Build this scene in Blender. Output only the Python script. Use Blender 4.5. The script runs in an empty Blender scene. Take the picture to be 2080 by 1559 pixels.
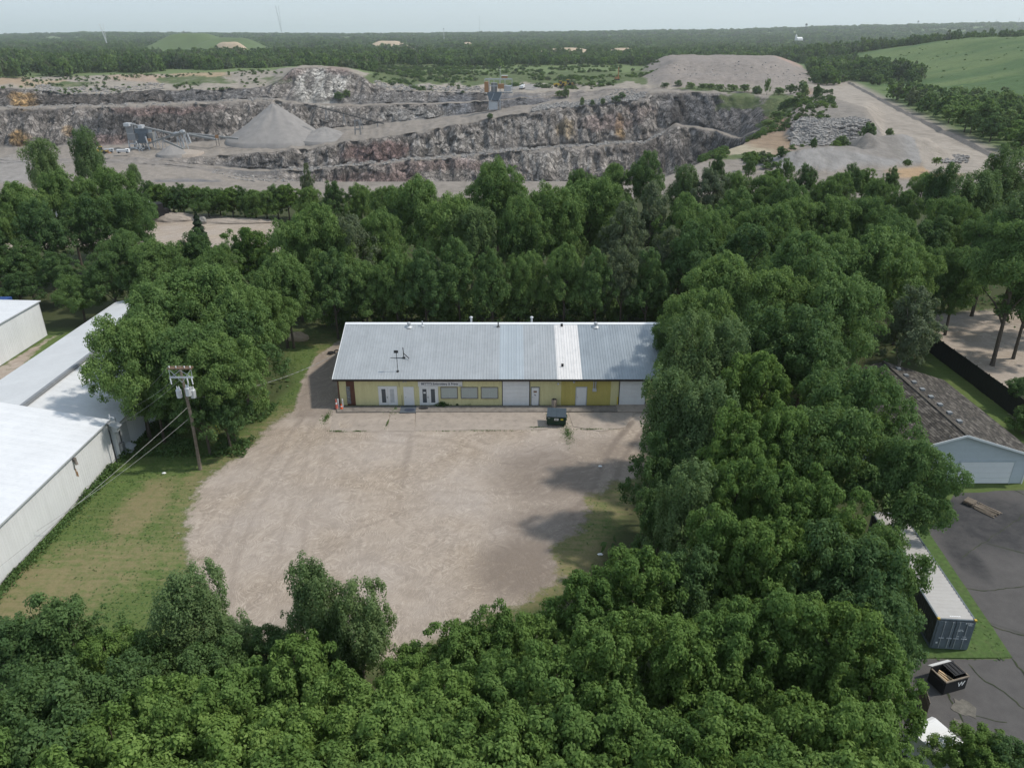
import bpy, math, random
import numpy as np
from mathutils import Vector, Matrix

# ------------------------------------------------------------------ camera, sky, sun, exposure
SC = bpy.context.scene
COL = SC.collection
F_PX, PITCH, CAM_H = 1540.0, math.radians(24.7), 37.3
SN, CS = math.sin(PITCH), math.cos(PITCH)
cam_d = bpy.data.cameras.new('camera')
cam = bpy.data.objects.new('camera', cam_d); COL.objects.link(cam)
cam.location = (0, 0, CAM_H)
cam.rotation_euler = (math.pi/2 - PITCH, 0, 0)
cam_d.sensor_width = 36.0
cam_d.lens = 36.0*F_PX/2080.0
cam_d.clip_start = 0.5
cam_d.clip_end = 40000
SC.camera = cam
SUN_AZ, SUN_EL = math.radians(84), math.radians(53)
world = bpy.data.worlds.new('World'); SC.world = world
world.use_nodes = True
wn = world.node_tree; wn.nodes.clear()
sky = wn.nodes.new('ShaderNodeTexSky'); sky.sky_type = 'NISHITA'; sky.sun_disc = False
sky.sun_elevation = SUN_EL; sky.sun_rotation = SUN_AZ
sky.air_density = 1.0; sky.dust_density = 1.0; sky.ozone_density = 3.0; sky.altitude = 300
# a thin veil of cloud evens the sky out to a pale cool grey
mixw = wn.nodes.new('ShaderNodeMix'); mixw.data_type = 'RGBA'
wgeo = wn.nodes.new('ShaderNodeTexCoord')
wmap = wn.nodes.new('ShaderNodeMapping'); wmap.inputs['Scale'].default_value = (1.0, 1.0, 6.0)
wno = wn.nodes.new('ShaderNodeTexNoise'); wno.inputs['Scale'].default_value = 2.2; wno.inputs['Detail'].default_value = 5
wr = wn.nodes.new('ShaderNodeMapRange')
wr.inputs['From Min'].default_value = 0.3; wr.inputs['From Max'].default_value = 0.7
wr.inputs['To Min'].default_value = 0.66; wr.inputs['To Max'].default_value = 0.84
bg = wn.nodes.new('ShaderNodeBackground'); bg.inputs['Strength'].default_value = 0.14
wo = wn.nodes.new('ShaderNodeOutputWorld')
L = wn.links.new
L(wgeo.outputs['Generated'], wmap.inputs['Vector']); L(wmap.outputs[0], wno.inputs['Vector'])
L(wno.outputs[0], wr.inputs['Value']); L(wr.outputs[0], mixw.inputs['Factor'])
L(sky.outputs[0], mixw.inputs['A']); mixw.inputs['B'].default_value = (3.5, 4.15, 4.75, 1)
L(mixw.outputs['Result'], bg.inputs['Color']); L(bg.outputs[0], wo.inputs['Surface'])
sun_d = bpy.data.lights.new('sun', 'SUN'); sun_d.energy = 2.8; sun_d.angle = math.radians(3.0)
sun_d.color = (1.0, 0.94, 0.84)
sun = bpy.data.objects.new('sun', sun_d); COL.objects.link(sun)
SUN_V = Vector((math.sin(SUN_AZ)*math.cos(SUN_EL), math.cos(SUN_AZ)*math.cos(SUN_EL), math.sin(SUN_EL)))
sun.rotation_euler = SUN_V.to_track_quat('Z', 'Y').to_euler(); sun.location = (60, 20, 120)
SC.view_settings.view_transform = 'Standard'; SC.view_settings.look = 'None'
SC.view_settings.gamma = 1; SC.view_settings.exposure = 0.34
try: SC.view_settings.use_curve_mapping = False
except Exception: pass
SC.cycles.max_bounces = 5; SC.cycles.diffuse_bounces = 3; SC.cycles.glossy_bounces = 2
SC.cycles.transmission_bounces = 3; SC.cycles.transparent_max_bounces = 6; SC.cycles.volume_bounces = 1

rng = np.random.default_rng(7)
random.seed(7)

# ------------------------------------------------------------------ helpers
def down(py): v = (np.asarray(py, float)-779.5)/F_PX; return SN + v*CS
def fwd(py): v = (np.asarray(py, float)-779.5)/F_PX; return CS - v*SN
def PW(px, py, z=0.0):
    """point of the place at height z that the photo shows at (px, py)"""
    zc = (CAM_H - z)/float(down(py))
    return ((px-1040.0)/F_PX*zc, zc*float(fwd(py)), z)
def PD(px, py, zc):
    px = np.asarray(px, float); py = np.asarray(py, float); zc = np.asarray(zc, float)
    return np.stack([(px-1040.0)/F_PX*zc, zc*fwd(py), CAM_H - zc*down(py)], -1)

def hsh(i, j, k, s):
    n = (i.astype(np.int64)*374761393 + j.astype(np.int64)*668265263 + k.astype(np.int64)*2147483647 + s*974711) & 0xffffffff
    n = ((n ^ (n >> 13))*1274126177) & 0xffffffff
    n = ((n ^ (n >> 16))*2246822519) & 0xffffffff
    return ((n ^ (n >> 15)) & 0xffffff)/float(0xffffff)
def vnoise(x, y, z=None, s=0):
    x = np.asarray(x, float); y = np.asarray(y, float)
    z = np.zeros_like(x) if z is None else np.asarray(z, float)
    x, y, z = np.broadcast_arrays(x, y, z)
    i, j, k = np.floor(x), np.floor(y), np.floor(z)
    u, v, w = x-i, y-j, z-k
    u = u*u*(3-2*u); v = v*v*(3-2*v); w = w*w*(3-2*w)
    r = 0
    for a in (0, 1):
        for b in (0, 1):
            for c in (0, 1):
                r = r + hsh(i+a, j+b, k+c, s)*(u if a else 1-u)*(v if b else 1-v)*(w if c else 1-w)
    return r*2-1
def fbm(x, y, z=None, s=0, o=4):
    r = 0; a = 1; t = 0; f = 1.0
    for q in range(o):
        r = r + a*vnoise(np.asarray(x)*f, np.asarray(y)*f, None if z is None else np.asarray(z)*f, s+q*17); t += a; a *= .5; f *= 2.03
    return r/t
def sst(a, b, x):
    t = np.clip((np.asarray(x, float)-a)/(b-a), 0, 1); return t*t*(3-2*t)

def meta(o, label=None, cat=None, group=None, kind=None):
    if label: o['label'] = label
    if cat: o['category'] = cat
    if group: o['group'] = group
    if kind: o['kind'] = kind
    return o
def mesh_np(name, V, F, mats, fattr=None, vcol=None, smooth=False):
    """V (n,3); F (m,k) int array with constant k"""
    V = np.asarray(V, np.float32); F = np.asarray(F, np.int32)
    me = bpy.data.meshes.new(name)
    me.vertices.add(len(V)); me.vertices.foreach_set('co', V.ravel())
    k = F.shape[1]
    me.loops.add(F.size); me.loops.foreach_set('vertex_index', F.ravel())
    me.polygons.add(len(F)); me.polygons.foreach_set('loop_start', np.arange(0, F.size, k, dtype=np.int32))
    me.polygons.foreach_set('loop_total', np.full(len(F), k, np.int32))
    if smooth: me.polygons.foreach_set('use_smooth', np.ones(len(F), bool))
    for m in (mats if isinstance(mats, (list, tuple)) else [mats]): me.materials.append(m)
    if fattr is not None:
        a = me.attributes.new('leafvar', 'FLOAT', 'FACE'); a.data.foreach_set('value', np.asarray(fattr, np.float32))
    if vcol is not None:
        for nm, arr in vcol.items():
            a = me.attributes.new(nm, 'FLOAT_COLOR', 'POINT'); a.data.foreach_set('color', np.asarray(arr, np.float32).ravel())
    me.update(calc_edges=True)
    return me
def obj(name, me, parent=None, loc=None, rot=None, scale=None):
    o = bpy.data.objects.new(name, me); COL.objects.link(o)
    if parent is not None: o.parent = parent
    if loc is not None: o.location = loc
    if rot is not None: o.rotation_euler = rot if hasattr(rot, '__len__') else (0, 0, rot)
    if scale is not None: o.scale = scale if hasattr(scale, '__len__') else (scale,)*3
    return o
def empty(name, loc, rz=0.0, label=None, cat=None, group=None):
    o = bpy.data.objects.new(name, None); COL.objects.link(o); o.empty_display_size = .3
    o.location = loc; o.rotation_euler = (0, 0, rz)
    return meta(o, label, cat, group)

class MB:
    """collects shapes for one mesh"""
    def __init__(s): s.v = []; s.f = []; s.mi = []; s.cur = 0
    def add(s, vs, fs):
        b = len(s.v); s.v += [tuple(map(float, p)) for p in vs]
        for f in fs: s.f.append(tuple(i+b for i in f)); s.mi.append(s.cur)
        return s
    def box(s, c, d, rz=0.0, M=None):
        x, y, z = d[0]/2, d[1]/2, d[2]/2
        P = [(-x,-y,-z),(x,-y,-z),(x,y,-z),(-x,y,-z),(-x,-y,z),(x,-y,z),(x,y,z),(-x,y,z)]
        R = (M or Matrix.Rotation(rz, 3, 'Z')); C = Vector(c)
        return s.add([R @ Vector(p) + C for p in P], [(0,3,2,1),(4,5,6,7),(0,1,5,4),(1,2,6,5),(2,3,7,6),(3,0,4,7)])
    def bar(s, a, b, w, h=None):
        a = Vector(a); b = Vector(b); d = b-a; Ln = d.length
        if Ln < 1e-6: return s
        M = d.to_track_quat('Y', 'Z').to_matrix()
        return s.box((a+b)/2, (w, Ln, h or w), M=M)
    def tube(s, pts, r, n=8, cap=True):
        pts = [Vector(p) for p in pts]; rr = r if hasattr(r, '__len__') else [r]*len(pts)
        vs = []; fs = []
        for i, p in enumerate(pts):
            d = (pts[min(i+1, len(pts)-1)] - pts[max(i-1, 0)]).normalized()
            q = d.to_track_quat('Z', 'Y').to_matrix()
            for k in range(n):
                a = 2*math.pi*k/n; vs.append(p + q @ Vector((math.cos(a)*rr[i], math.sin(a)*rr[i], 0)))
        for i in range(len(pts)-1):
            for k in range(n):
                k2 = (k+1) % n; fs.append((i*n+k, i*n+k2, (i+1)*n+k2, (i+1)*n+k))
        if cap: fs.append(tuple(range(n-1, -1, -1))); fs.append(tuple((len(pts)-1)*n+k for k in range(n)))
        return s.add(vs, fs)
    def prism(s, poly, z0, z1):
        n = len(poly)
        vs = [(p[0], p[1], z0) for p in poly] + [(p[0], p[1], z1) for p in poly]
        ar = sum(poly[i][0]*poly[(i+1) % n][1]-poly[(i+1) % n][0]*poly[i][1] for i in range(n))
        fs = [tuple(range(n-1, -1, -1)), tuple(range(n, 2*n))] + [(i, (i+1) % n, n+(i+1) % n, n+i) for i in range(n)]
        if ar < 0: fs = [tuple(reversed(f)) for f in fs]
        return s.add(vs, fs)
    def extr(s, prof, axis, a0, a1):
        """profile (u, z) swept along axis 'x' or 'y' between a0 and a1"""
        n = len(prof); vs = []
        for a in (a0, a1):
            for (u, z) in prof: vs.append((a, u, z) if axis == 'x' else (u, a, z))
        fs = [tuple(range(n)), tuple(range(2*n-1, n-1, -1))] + [(i, n+i, n+(i+1) % n, (i+1) % n) for i in range(n)]
        return s.add(vs, fs)
    def ball(s, c, r, n=8, m=5, jit=0, seed=0):
        rx = r if hasattr(r, '__len__') else (r, r, r); R = random.Random(seed)
        vs = []; fs = []
        for i in range(m+1):
            th = math.pi*i/m
            for k in range(n):
                ph = 2*math.pi*k/n; q = 1 + (R.random()-.5)*jit
                vs.append((c[0]+rx[0]*q*math.sin(th)*math.cos(ph), c[1]+rx[1]*q*math.sin(th)*math.sin(ph), c[2]+rx[2]*q*math.cos(th)))
        for i in range(m):
            for k in range(n):
                fs.append((i*n+k, (i+1)*n+k, (i+1)*n+(k+1) % n, i*n+(k+1) % n))
        return s.add(vs, fs)
    def mesh(s, name, mats):
        me = bpy.data.meshes.new(name); me.from_pydata(s.v, [], s.f)
        mats = mats if isinstance(mats, (list, tuple)) else [mats]
        for m in mats: me.materials.append(m)
        if len(mats) > 1: me.polygons.foreach_set('material_index', s.mi)
        me.update(); return me
    def build(s, name, mats, parent=None, **k): return obj(name, s.mesh(name, mats), parent, **k)

# ------------------------------------------------------------------ materials
class NT:
    def __init__(s, m): s.m = m; m.use_nodes = True; s.t = m.node_tree; s.t.nodes.clear()
    def n(s, typ, **kw):
        nd = s.t.nodes.new(typ)
        for k, v in kw.items():
            if k.startswith('_'): setattr(nd, k[1:], v)
        for k, v in kw.items():
            if k.startswith('_'): continue
            k2 = {'i%d' % q: q for q in range(9)}.get(k, k.replace('__', ' '))
            if isinstance(v, bpy.types.NodeSocket): s.t.links.new(v, nd.inputs[k2])
            else: nd.inputs[k2].default_value = v
        return nd
    def noise(s, vec, scale, detail=4, rough=.55, dist=0):
        return s.n('ShaderNodeTexNoise', Vector=vec, Scale=scale, Detail=detail, Roughness=rough, Distortion=dist).outputs[0]
    def mapping(s, vec, scale=(1,1,1), rot=(0,0,0), loc=(0,0,0)):
        return s.n('ShaderNodeMapping', Vector=vec, Scale=scale, Rotation=rot, Location=loc).outputs[0]
    def rng(s, v, a, b, c=0.0, d=1.0):
        return s.n('ShaderNodeMapRange', Value=v, From__Min=a, From__Max=b, To__Min=c, To__Max=d).outputs[0]
    def mix(s, f, a, b, blend='MIX'):
        nd = s.t.nodes.new('ShaderNodeMix'); nd.data_type = 'RGBA'; nd.blend_type = blend
        for sk, v in (('Factor', f), ('A', a), ('B', b)):
            i = nd.inputs[sk] if sk == 'Factor' else [q for q in nd.inputs if q.name == sk and q.type == 'RGBA'][0]
            if isinstance(v, bpy.types.NodeSocket): s.t.links.new(v, i)
            else: i.default_value = v if sk == 'Factor' else (tuple(v)+(1,))[:4]
        return [q for q in nd.outputs if q.type == 'RGBA'][0]
    def math(s, op, a, b=0.0, c=0.0):
        nd = s.t.nodes.new('ShaderNodeMath'); nd.operation = op
        for i, v in enumerate((a, b, c)):
            if isinstance(v, bpy.types.NodeSocket): s.t.links.new(v, nd.inputs[i])
            else: nd.inputs[i].default_value = v
        return nd.outputs[0]
    def bump(s, h, st=.5, dist=.05):
        return s.n('ShaderNodeBump', Height=h, Strength=st, Distance=dist).outputs[0]
    def out(s, col, rough=.8, metal=0.0, spec=.3, normal=None, extra=None):
        p = s.t.nodes.new('ShaderNodeBsdfPrincipled')
        for k, v in (('Base Color', col), ('Roughness', rough), ('Metallic', metal), ('Specular IOR Level', spec)):
            if isinstance(v, bpy.types.NodeSocket): s.t.links.new(v, p.inputs[k])
            else: p.inputs[k].default_value = (tuple(v)+(1,))[:4] if k == 'Base Color' else v
        if normal is not None: s.t.links.new(normal, p.inputs['Normal'])
        o = s.t.nodes.new('ShaderNodeOutputMaterial')
        sh = p.outputs[0]
        if extra: sh = extra(sh)
        s.t.links.new(sh, o.inputs['Surface']); return p
def newmat(n): return NT(bpy.data.materials.new(n))

def m_plain(name, col, rough=.7, metal=0.0, var=.12, scale=2.0, spec=.3, dirt=None, dirtamt=.25, streak=False):
    t = newmat(name); co = t.n('ShaderNodeTexCoord').outputs['Object']
    geo = t.n('ShaderNodeNewGeometry').outputs['Position']
    nz = t.noise(geo, scale, 5, .6)
    a = [c*(1-var) for c in col]; b = [min(1, c*(1+var)) for c in col]
    c = t.mix(t.rng(nz, .3, .7), a, b)
    if dirt is not None:
        mp = t.mapping(geo, (1.3, 1.3, .18 if streak else 1.1))
        dn = t.noise(mp, 1.4, 6, .65)
        c = t.mix(t.rng(dn, .5, .78, 0, dirtamt), c, dirt)
    oi = t.n('ShaderNodeObjectInfo').outputs['Random']
    c = t.mix(t.rng(oi, 0, 1, 0, .14), c, [x*.72 for x in col])
    t.out(c, t.rng(nz, 0, 1, rough-.08, rough+.08), metal, spec, t.bump(t.noise(geo, scale*8, 3), .12, .02))
    return t.m

def m_leaf(name, c1, c2, trans=.3):
    t = newmat(name)
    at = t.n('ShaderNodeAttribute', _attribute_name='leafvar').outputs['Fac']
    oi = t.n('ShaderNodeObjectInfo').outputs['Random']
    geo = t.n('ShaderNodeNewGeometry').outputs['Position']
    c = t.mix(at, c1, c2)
    nz = t.noise(geo, .35, 3)
    c = t.mix(t.rng(nz, .35, .65, 0, .5), c, [c1[0]*1.2, c1[1]*1.10, c1[2]*.8])
    c = t.mix(t.rng(t.noise(geo, .022, 4), .40, .62, 0, .55), c, [c1[0]*.60, c1[1]*.66, c1[2]*.7])
    c = t.mix(t.rng(oi, 0, 1, 0, .55), c, [c1[0]*.66, c1[1]*.74, c1[2]*.9])
    def ex(sh):
        tr = t.n('ShaderNodeBsdfTranslucent', Color=t.mix(.4, c, (.16, .24, .04))).outputs[0]
        mx = t.n('ShaderNodeMixShader', i0=trans, i1=sh, i2=tr); return mx.outputs[0]
    t.out(c, .62, 0, .12, None, ex); return t.m

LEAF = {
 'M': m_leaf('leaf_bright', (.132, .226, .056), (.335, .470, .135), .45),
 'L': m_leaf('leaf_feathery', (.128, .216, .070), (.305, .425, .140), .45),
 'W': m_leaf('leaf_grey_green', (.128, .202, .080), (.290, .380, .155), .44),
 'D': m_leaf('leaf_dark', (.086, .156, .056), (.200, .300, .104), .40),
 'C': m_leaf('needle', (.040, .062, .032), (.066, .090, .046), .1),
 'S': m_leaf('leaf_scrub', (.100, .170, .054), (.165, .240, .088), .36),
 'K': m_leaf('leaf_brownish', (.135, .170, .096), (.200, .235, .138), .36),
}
BARK = m_plain('bark', (.085, .07, .055), .9, var=.3, scale=6)
BARKP = m_plain('bark_pale', (.24, .21, .17), .9, var=.3, scale=6)
def m_ground():
    t = newmat('ground_soil_and_grass')
    geo = t.n('ShaderNodeNewGeometry').outputs['Position']
    z = t.n('ShaderNodeAttribute', _attribute_name='zone')
    sep = t.n('ShaderNodeSeparateColor', i0=z.outputs['Color'])
    gr, dry, asp = sep.outputs[0], sep.outputs[1], sep.outputs[2]
    z2 = t.n('ShaderNodeAttribute', _attribute_name='zone2')
    s2 = t.n('ShaderNodeSeparateColor', i0=z2.outputs['Color'])
    damp, floor, asp_dark = s2.outputs[0], s2.outputs[1], s2.outputs[2]
    mow = t.noise(t.mapping(geo, (.25, 2.6, 1), rot=(0, 0, .12)), 1.0, 4, .6); n1 = t.noise(geo, .9, 8, .65); n2 = t.noise(geo, 5, 6, .6); n3 = t.noise(geo, 25, 3, .6); nb = t.noise(geo, .12, 4, .5)
    # grass
    g = t.mix(t.rng(n2, .3, .7), (.070, .118, .030), (.122, .172, .052))
    g = t.mix(t.rng(nb, .4, .65, 0, .6), g, (.098, .122, .040))
    g = t.mix(t.rng(n3, .35, .75, 0, .5), g, (.045, .060, .022))
    g = t.mix(t.rng(mow, .5, .68, 0, .45), g, (.135, .150, .060))
    dfac = t.math('MULTIPLY', t.rng(t.math('ADD', t.math('ADD', dry, t.math('MULTIPLY', t.math('SUBTRACT', mow, .5), 1.2)), t.math('MULTIPLY', t.math('SUBTRACT', t.noise(geo, 1.3, 9, .8), .5), 2.6)), .25, 1.0), .8)
    g = t.mix(dfac, g, t.mix(n2, (.16, .13, .07), (.26, .21, .12)))
    # packed gravel lot, scraped in arcs by tyres
    cx, cy, _ = PW(1560, 1420)
    mp = t.mapping(geo, loc=(-cx, -cy, 0))
    sx = t.n('ShaderNodeSeparateXYZ', i0=mp)
    x, y = sx.outputs[0], sx.outputs[1]
    r = t.math('SQRT', t.math('ADD', t.math('MULTIPLY', x, x), t.math('MULTIPLY', t.math('MULTIPLY', y, y), 1.0)))
    th = t.math('ARCTAN2', y, x)
    wob = t.math('MULTIPLY', t.math('SUBTRACT', t.noise(geo, .16, 3), .5), 9)
    pv = t.n('ShaderNodeCombineXYZ', X=t.math('MULTIPLY', t.math('ADD', r, wob), 1.3), Y=t.math('MULTIPLY', th, 11), Z=0.0).outputs[0]
    sw = t.noise(pv, 1.0, 5, .62, 1.2)
    pv2 = t.n('ShaderNodeCombineXYZ', X=t.math('MULTIPLY', t.math('SUBTRACT', r, wob), 2.6), Y=t.math('MULTIPLY', th, 19), Z=3.0).outputs[0]
    sw2 = t.noise(pv2, 1.0, 3, .6, 1.6)
    rid = t.rng(t.math('ABSOLUTE', t.math('SUBTRACT', sw2, .5)), 0, .05, 1, 0)
    gv = t.mix(t.rng(sw, .38, .64), (.238, .192, .150), (.338, .278, .222))
    gv = t.mix(t.math('MULTIPLY', rid, t.rng(n1, .35, .65, .25, .85)), gv, (.505, .430, .355))
    gv = t.mix(t.rng(n3, .4, .8, 0, .25), gv, (.25, .22, .20))
    gv = t.mix(t.rng(nb, .35, .7, 0, .5), gv, (.38, .34, .315))
    dm = t.rng(t.math('ADD', damp, t.math('MULTIPLY', t.math('SUBTRACT', sw, .5), 1.6)), 0.25, .95, 0, .8)
    gv = t.mix(dm, gv, (.165, .134, .112))
    gf = t.rng(t.math('ADD', gr, t.math('MULTIPLY', t.math('SUBTRACT', t.noise(geo, .8, 9, .75), .5), 1.9)), .36, .64)
    c = t.mix(gf, g, gv)
    # asphalt
    ac = t.mix(t.rng(n1, .3, .7), (.072, .068, .068), (.100, .095, .093))
    ac = t.mix(t.rng(n3, .4, .7, 0, .4), ac, (.13, .125, .12))
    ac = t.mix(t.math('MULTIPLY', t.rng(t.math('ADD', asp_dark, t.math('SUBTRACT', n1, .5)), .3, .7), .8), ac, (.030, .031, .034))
    vor = t.n('ShaderNodeTexVoronoi', _feature='DISTANCE_TO_EDGE', Vector=t.mix(.06, geo, t.n('ShaderNodeTexNoise', Vector=geo, Scale=.8).outputs['Color'], 'ADD'), Scale=.10)
    ac = t.mix(t.math('MULTIPLY', t.rng(vor.outputs['Distance'], 0.0, .014, .85, 0), t.rng(nb, .42, .55)), ac, (.03, .04, .018))
    c = t.mix(t.rng(asp, .4, .6), c, ac)
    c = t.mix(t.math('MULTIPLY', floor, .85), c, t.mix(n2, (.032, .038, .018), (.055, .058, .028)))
    bh = t.math('ADD', t.math('MULTIPLY', n3, .5), t.math('MULTIPLY', t.math('ADD', sw2, sw), t.math('MULTIPLY', gf, 1.2)))
    t.out(c, .93, 0, .15, t.bump(bh, .55, .06)); return t.m
def m_rock():
    t = newmat('quarry_rock_and_dirt')
    geo = t.n('ShaderNodeNewGeometry').outputs['Position']
    col = t.n('ShaderNodeAttribute', _attribute_name='tint').outputs['Color']
    cl = t.n('ShaderNodeSeparateColor', i0=t.n('ShaderNodeAttribute', _attribute_name='kindmask').outputs['Color'])
    cliff, scrub = cl.outputs[0], cl.outputs[1]
    v1 = t.mapping(geo, (.18, .18, .022)); v2 = t.mapping(geo, (.55, .55, .08)); v3 = t.mapping(geo, (.06, .06, .20), rot=(.15, .1, 0))
    a = t.noise(v1, 1.6, 9, .7, .6); b = t.noise(v2, 1.3, 7, .7, .3); s = t.noise(v3, 1.5, 6, .65, .5)
    g = t.noise(geo, .25, 8, .65)
    wv = t.mix(.10, t.mapping(geo, (.30, .30, .105)), t.n('ShaderNodeTexNoise', Vector=geo, Scale=.12, Detail=4).outputs['Color'], 'ADD')
    vc = t.n('ShaderNodeTexVoronoi', Vector=wv, Scale=1.0, Randomness=1.0); vcs = t.n('ShaderNodeSeparateColor', i0=vc.outputs['Color']).outputs[0]
    ve = t.n('ShaderNodeTexVoronoi', _feature='DISTANCE_TO_EDGE', Vector=wv, Scale=1.0).outputs['Distance']
    vk = t.math('MULTIPLY', t.rng(vcs, 0, 1, .62, 1.38), t.rng(ve, 0, .08, .30, 1.0))
    k = t.math('MULTIPLY', t.rng(a, .36, .62, .40, 1.6), t.rng(b, .34, .66, .55, 1.4))
    k = t.math('MULTIPLY', t.math('MULTIPLY', k, vk), t.rng(s, .35, .65, .8, 1.22))
    fl = t.rng(g, .3, .7, .85, 1.18)
    kk = t.math('ADD', t.math('MULTIPLY', k, cliff), t.math('MULTIPLY', fl, t.math('SUBTRACT', 1.0, cliff)))
    c = t.mix(1.0, col, t.n('ShaderNodeCombineColor', i0=kk, i1=kk, i2=kk).outputs[0], 'MULTIPLY')
    sc = t.rng(t.math('ADD', scrub, t.math('MULTIPLY', t.math('SUBTRACT', t.noise(geo, .09, 8, .7), .5), 1.6)), .4, .7)
    gn = t.noise(t.mapping(geo, (1, .45, 1)), .22, 7, .7)
    c = t.mix(sc, c, t.mix(t.rng(gn, .35, .65), (.058, .088, .034), (.120, .142, .062)))
    c = t.mix(t.math('MULTIPLY', t.rng(gn, .45, .7), t.math('SUBTRACT', 1.0, cliff)), c, t.mix(.35, c, (.30, .30, .25), 'MULTIPLY'))
    h = t.math('ADD', t.math('ADD', t.math('MULTIPLY', a, 1.2), b), t.math('MULTIPLY', vcs, .8))
    t.out(c, .95, 0, .12, t.bump(t.math('ADD', t.math('MULTIPLY', h, cliff), t.math('MULTIPLY', g, .3)), .9, 2.2)); return t.m
M_GROUND = m_ground(); M_ROCK = m_rock()
M = dict(
 yellow=m_plain('yellow_siding', (.67, .62, .345), .55, var=.05, scale=.7, dirt=(.22,.19,.09), dirtamt=.25, streak=True),
 gold=m_plain('golden_siding', (.52, .44, .135), .55, var=.05, scale=.7, dirt=(.2,.16,.06), dirtamt=.25, streak=True),
 brown=m_plain('brown_siding', (.13, .062, .042), .6, var=.1),
 fascia=m_plain('dark_fascia', (.035, .028, .024), .6),
 roof=m_plain('galvanised_roof', (.40, .418, .432), .42, .35, var=.06, scale=.5, dirt=(.24,.25,.25), dirtamt=.35, streak=False),
 roof_dark=m_plain('weathered_blue_grey_roof', (.30, .335, .365), .42, .35, var=.09, scale=.5, dirt=(.40,.43,.46), dirtamt=.3),
 roof_new=m_plain('newer_bluish_roof', (.41, .45, .48), .4, .3, var=.04, scale=.5),
 roof_white=m_plain('white_roof', (.66, .645, .64), .5, 0, var=.05, scale=.5, dirt=(.42,.43,.44), dirtamt=.5),
 white=m_plain('white_paint', (.74, .74, .74), .5, var=.04, dirt=(.45,.43,.40), dirtamt=.2, streak=True),
 whitew=m_plain('white_metal_wall', (.68, .69, .70), .5, var=.04, scale=.5, dirt=(.46,.46,.46), dirtamt=.3, streak=True),
 whiter2=m_plain('greyer_metal_roof', (.56, .565, .572), .5, .0, var=.05, scale=.4, dirt=(.66,.67,.68), dirtamt=.4),
 whiter=m_plain('white_metal_roof', (.62, .63, .65), .45, .0, var=.05, scale=.4, dirt=(.42,.44,.47), dirtamt=.35),
 trim=m_plain('white_trim', (.72, .72, .72), .5, var=.03),
 ridge=m_plain('ridge_cap_metal', (.78, .79, .80), .4, .2, var=.03),
 dark=m_plain('dark_metal', (.04, .042, .045), .6),
 grey=m_plain('grey_metal', (.25, .26, .27), .5, .3),
 lgrey=m_plain('light_grey_metal', (.50, .52, .54), .5, .2),
 rust=m_plain('rust_stain', (.30, .17, .08), .9, var=.3, scale=5),
 wood=m_plain('weathered_wood', (.20, .165, .13), .9, var=.25, scale=5),
 woodr=m_plain('reddish_timber', (.24, .155, .105), .9, var=.2, scale=5),
 plank=m_plain('fresh_plank', (.45, .33, .2), .8, var=.15),
 blind=m_plain('window_blind', (.42, .45, .42), .6, var=.03),
 concrete=m_plain('worn_concrete', (.315, .268, .228), .93, var=.14, scale=.8, dirt=(.15,.125,.105), dirtamt=.6),
 concd=m_plain('stained_concrete', (.20, .178, .158), .93, var=.22, scale=1.2, dirt=(.06,.05,.045), dirtamt=.8),
 cblue=m_plain('blue_painted_slab', (.075, .088, .105), .9, var=.12),
 mat=m_plain('dark_blue_mat', (.035, .045, .07), .95),
 dgreen=m_plain('dark_green_dumpster', (.012, .040, .026), .5, var=.15),
 lid=m_plain('blue_black_lid', (.045, .062, .078), .55, var=.15),
 black=m_plain('black_plastic', (.018, .018, .02), .6),
 yel=m_plain('yellow_sticker', (.62, .50, .06), .6),
 yeq=m_plain('yellow_machine', (.50, .34, .05), .6, var=.15),
 orange=m_plain('orange_plastic', (.75, .10, .02), .5, var=.05),
 orp=m_plain('orange_panel', (.34, .18, .08), .7, var=.1),
 pink=m_plain('faded_red_cone', (.60, .16, .12), .6),
 cont=m_plain('container_blue_grey', (.125, .150, .170), .55, var=.12, dirt=(.06,.06,.06), dirtamt=.4, streak=True),
 contd=m_plain('container_side', (.055, .058, .055), .6, var=.15),
 contr=m_plain('container_roof', (.40, .385, .37), .6, var=.06, dirt=(.3,.27,.24), dirtamt=.3),
 shingle_dark=m_plain('dark_brown_shingle', (.045, .040, .036), .95, var=.4, scale=5),
 shingle_pale=m_plain('pale_brown_shingle', (.125, .112, .098), .95, var=.3, scale=5),
 dust=m_plain('dusty_grit', (.135, .125, .108), .95, var=.35, scale=3),
 shingle=m_plain('brown_shingle', (.078, .069, .060), .95, var=.5, scale=7, dirt=(.07,.075,.05), dirtamt=.5),
 hwall=m_plain('pale_blue_siding', (.46, .50, .52), .7, var=.04),
 fence=m_plain('black_fence_board', (.016, .018, .016), .85, var=.2),
 plaza=m_plain('steel_plant', (.22, .225, .22), .8, var=.2, scale=.3),
 plantb=m_plain('blue_grey_steel', (.12, .15, .18), .8, var=.2, scale=.3),
 gravel=m_plain('grey_gravel', (.235, .222, .212), .97, var=.12, scale=.25, dirt=(.22,.2,.2), dirtamt=.4),
 sand=m_plain('sandy_spoil', (.42, .33, .24), .97, var=.15, scale=.1),
 rockl=m_plain('pale_rock', (.255, .242, .23), .95, var=.25, scale=.5),
 porc=m_plain('white_porcelain', (.75, .76, .78), .3),
 wire=m_plain('aluminium_wire', (.30, .30, .29), .5, .3),
 blue=m_plain('blue_tarp', (.03, .07, .22), .7),
 lettering=m_plain('navy_print', (.02, .025, .06), .7, var=.02),
 red=m_plain('red_paint', (.4, .06, .04), .6),
 mound=m_plain('mown_green_slope', (.085, .125, .050), .95, var=.15, scale=.02, dirt=(.13,.14,.07), dirtamt=.5),
)
def m_glass():
    t = newmat('window_glass'); t.out((.06, .075, .09), .12, 0, .6); return t.m
M['glass'] = m_glass()
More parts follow.
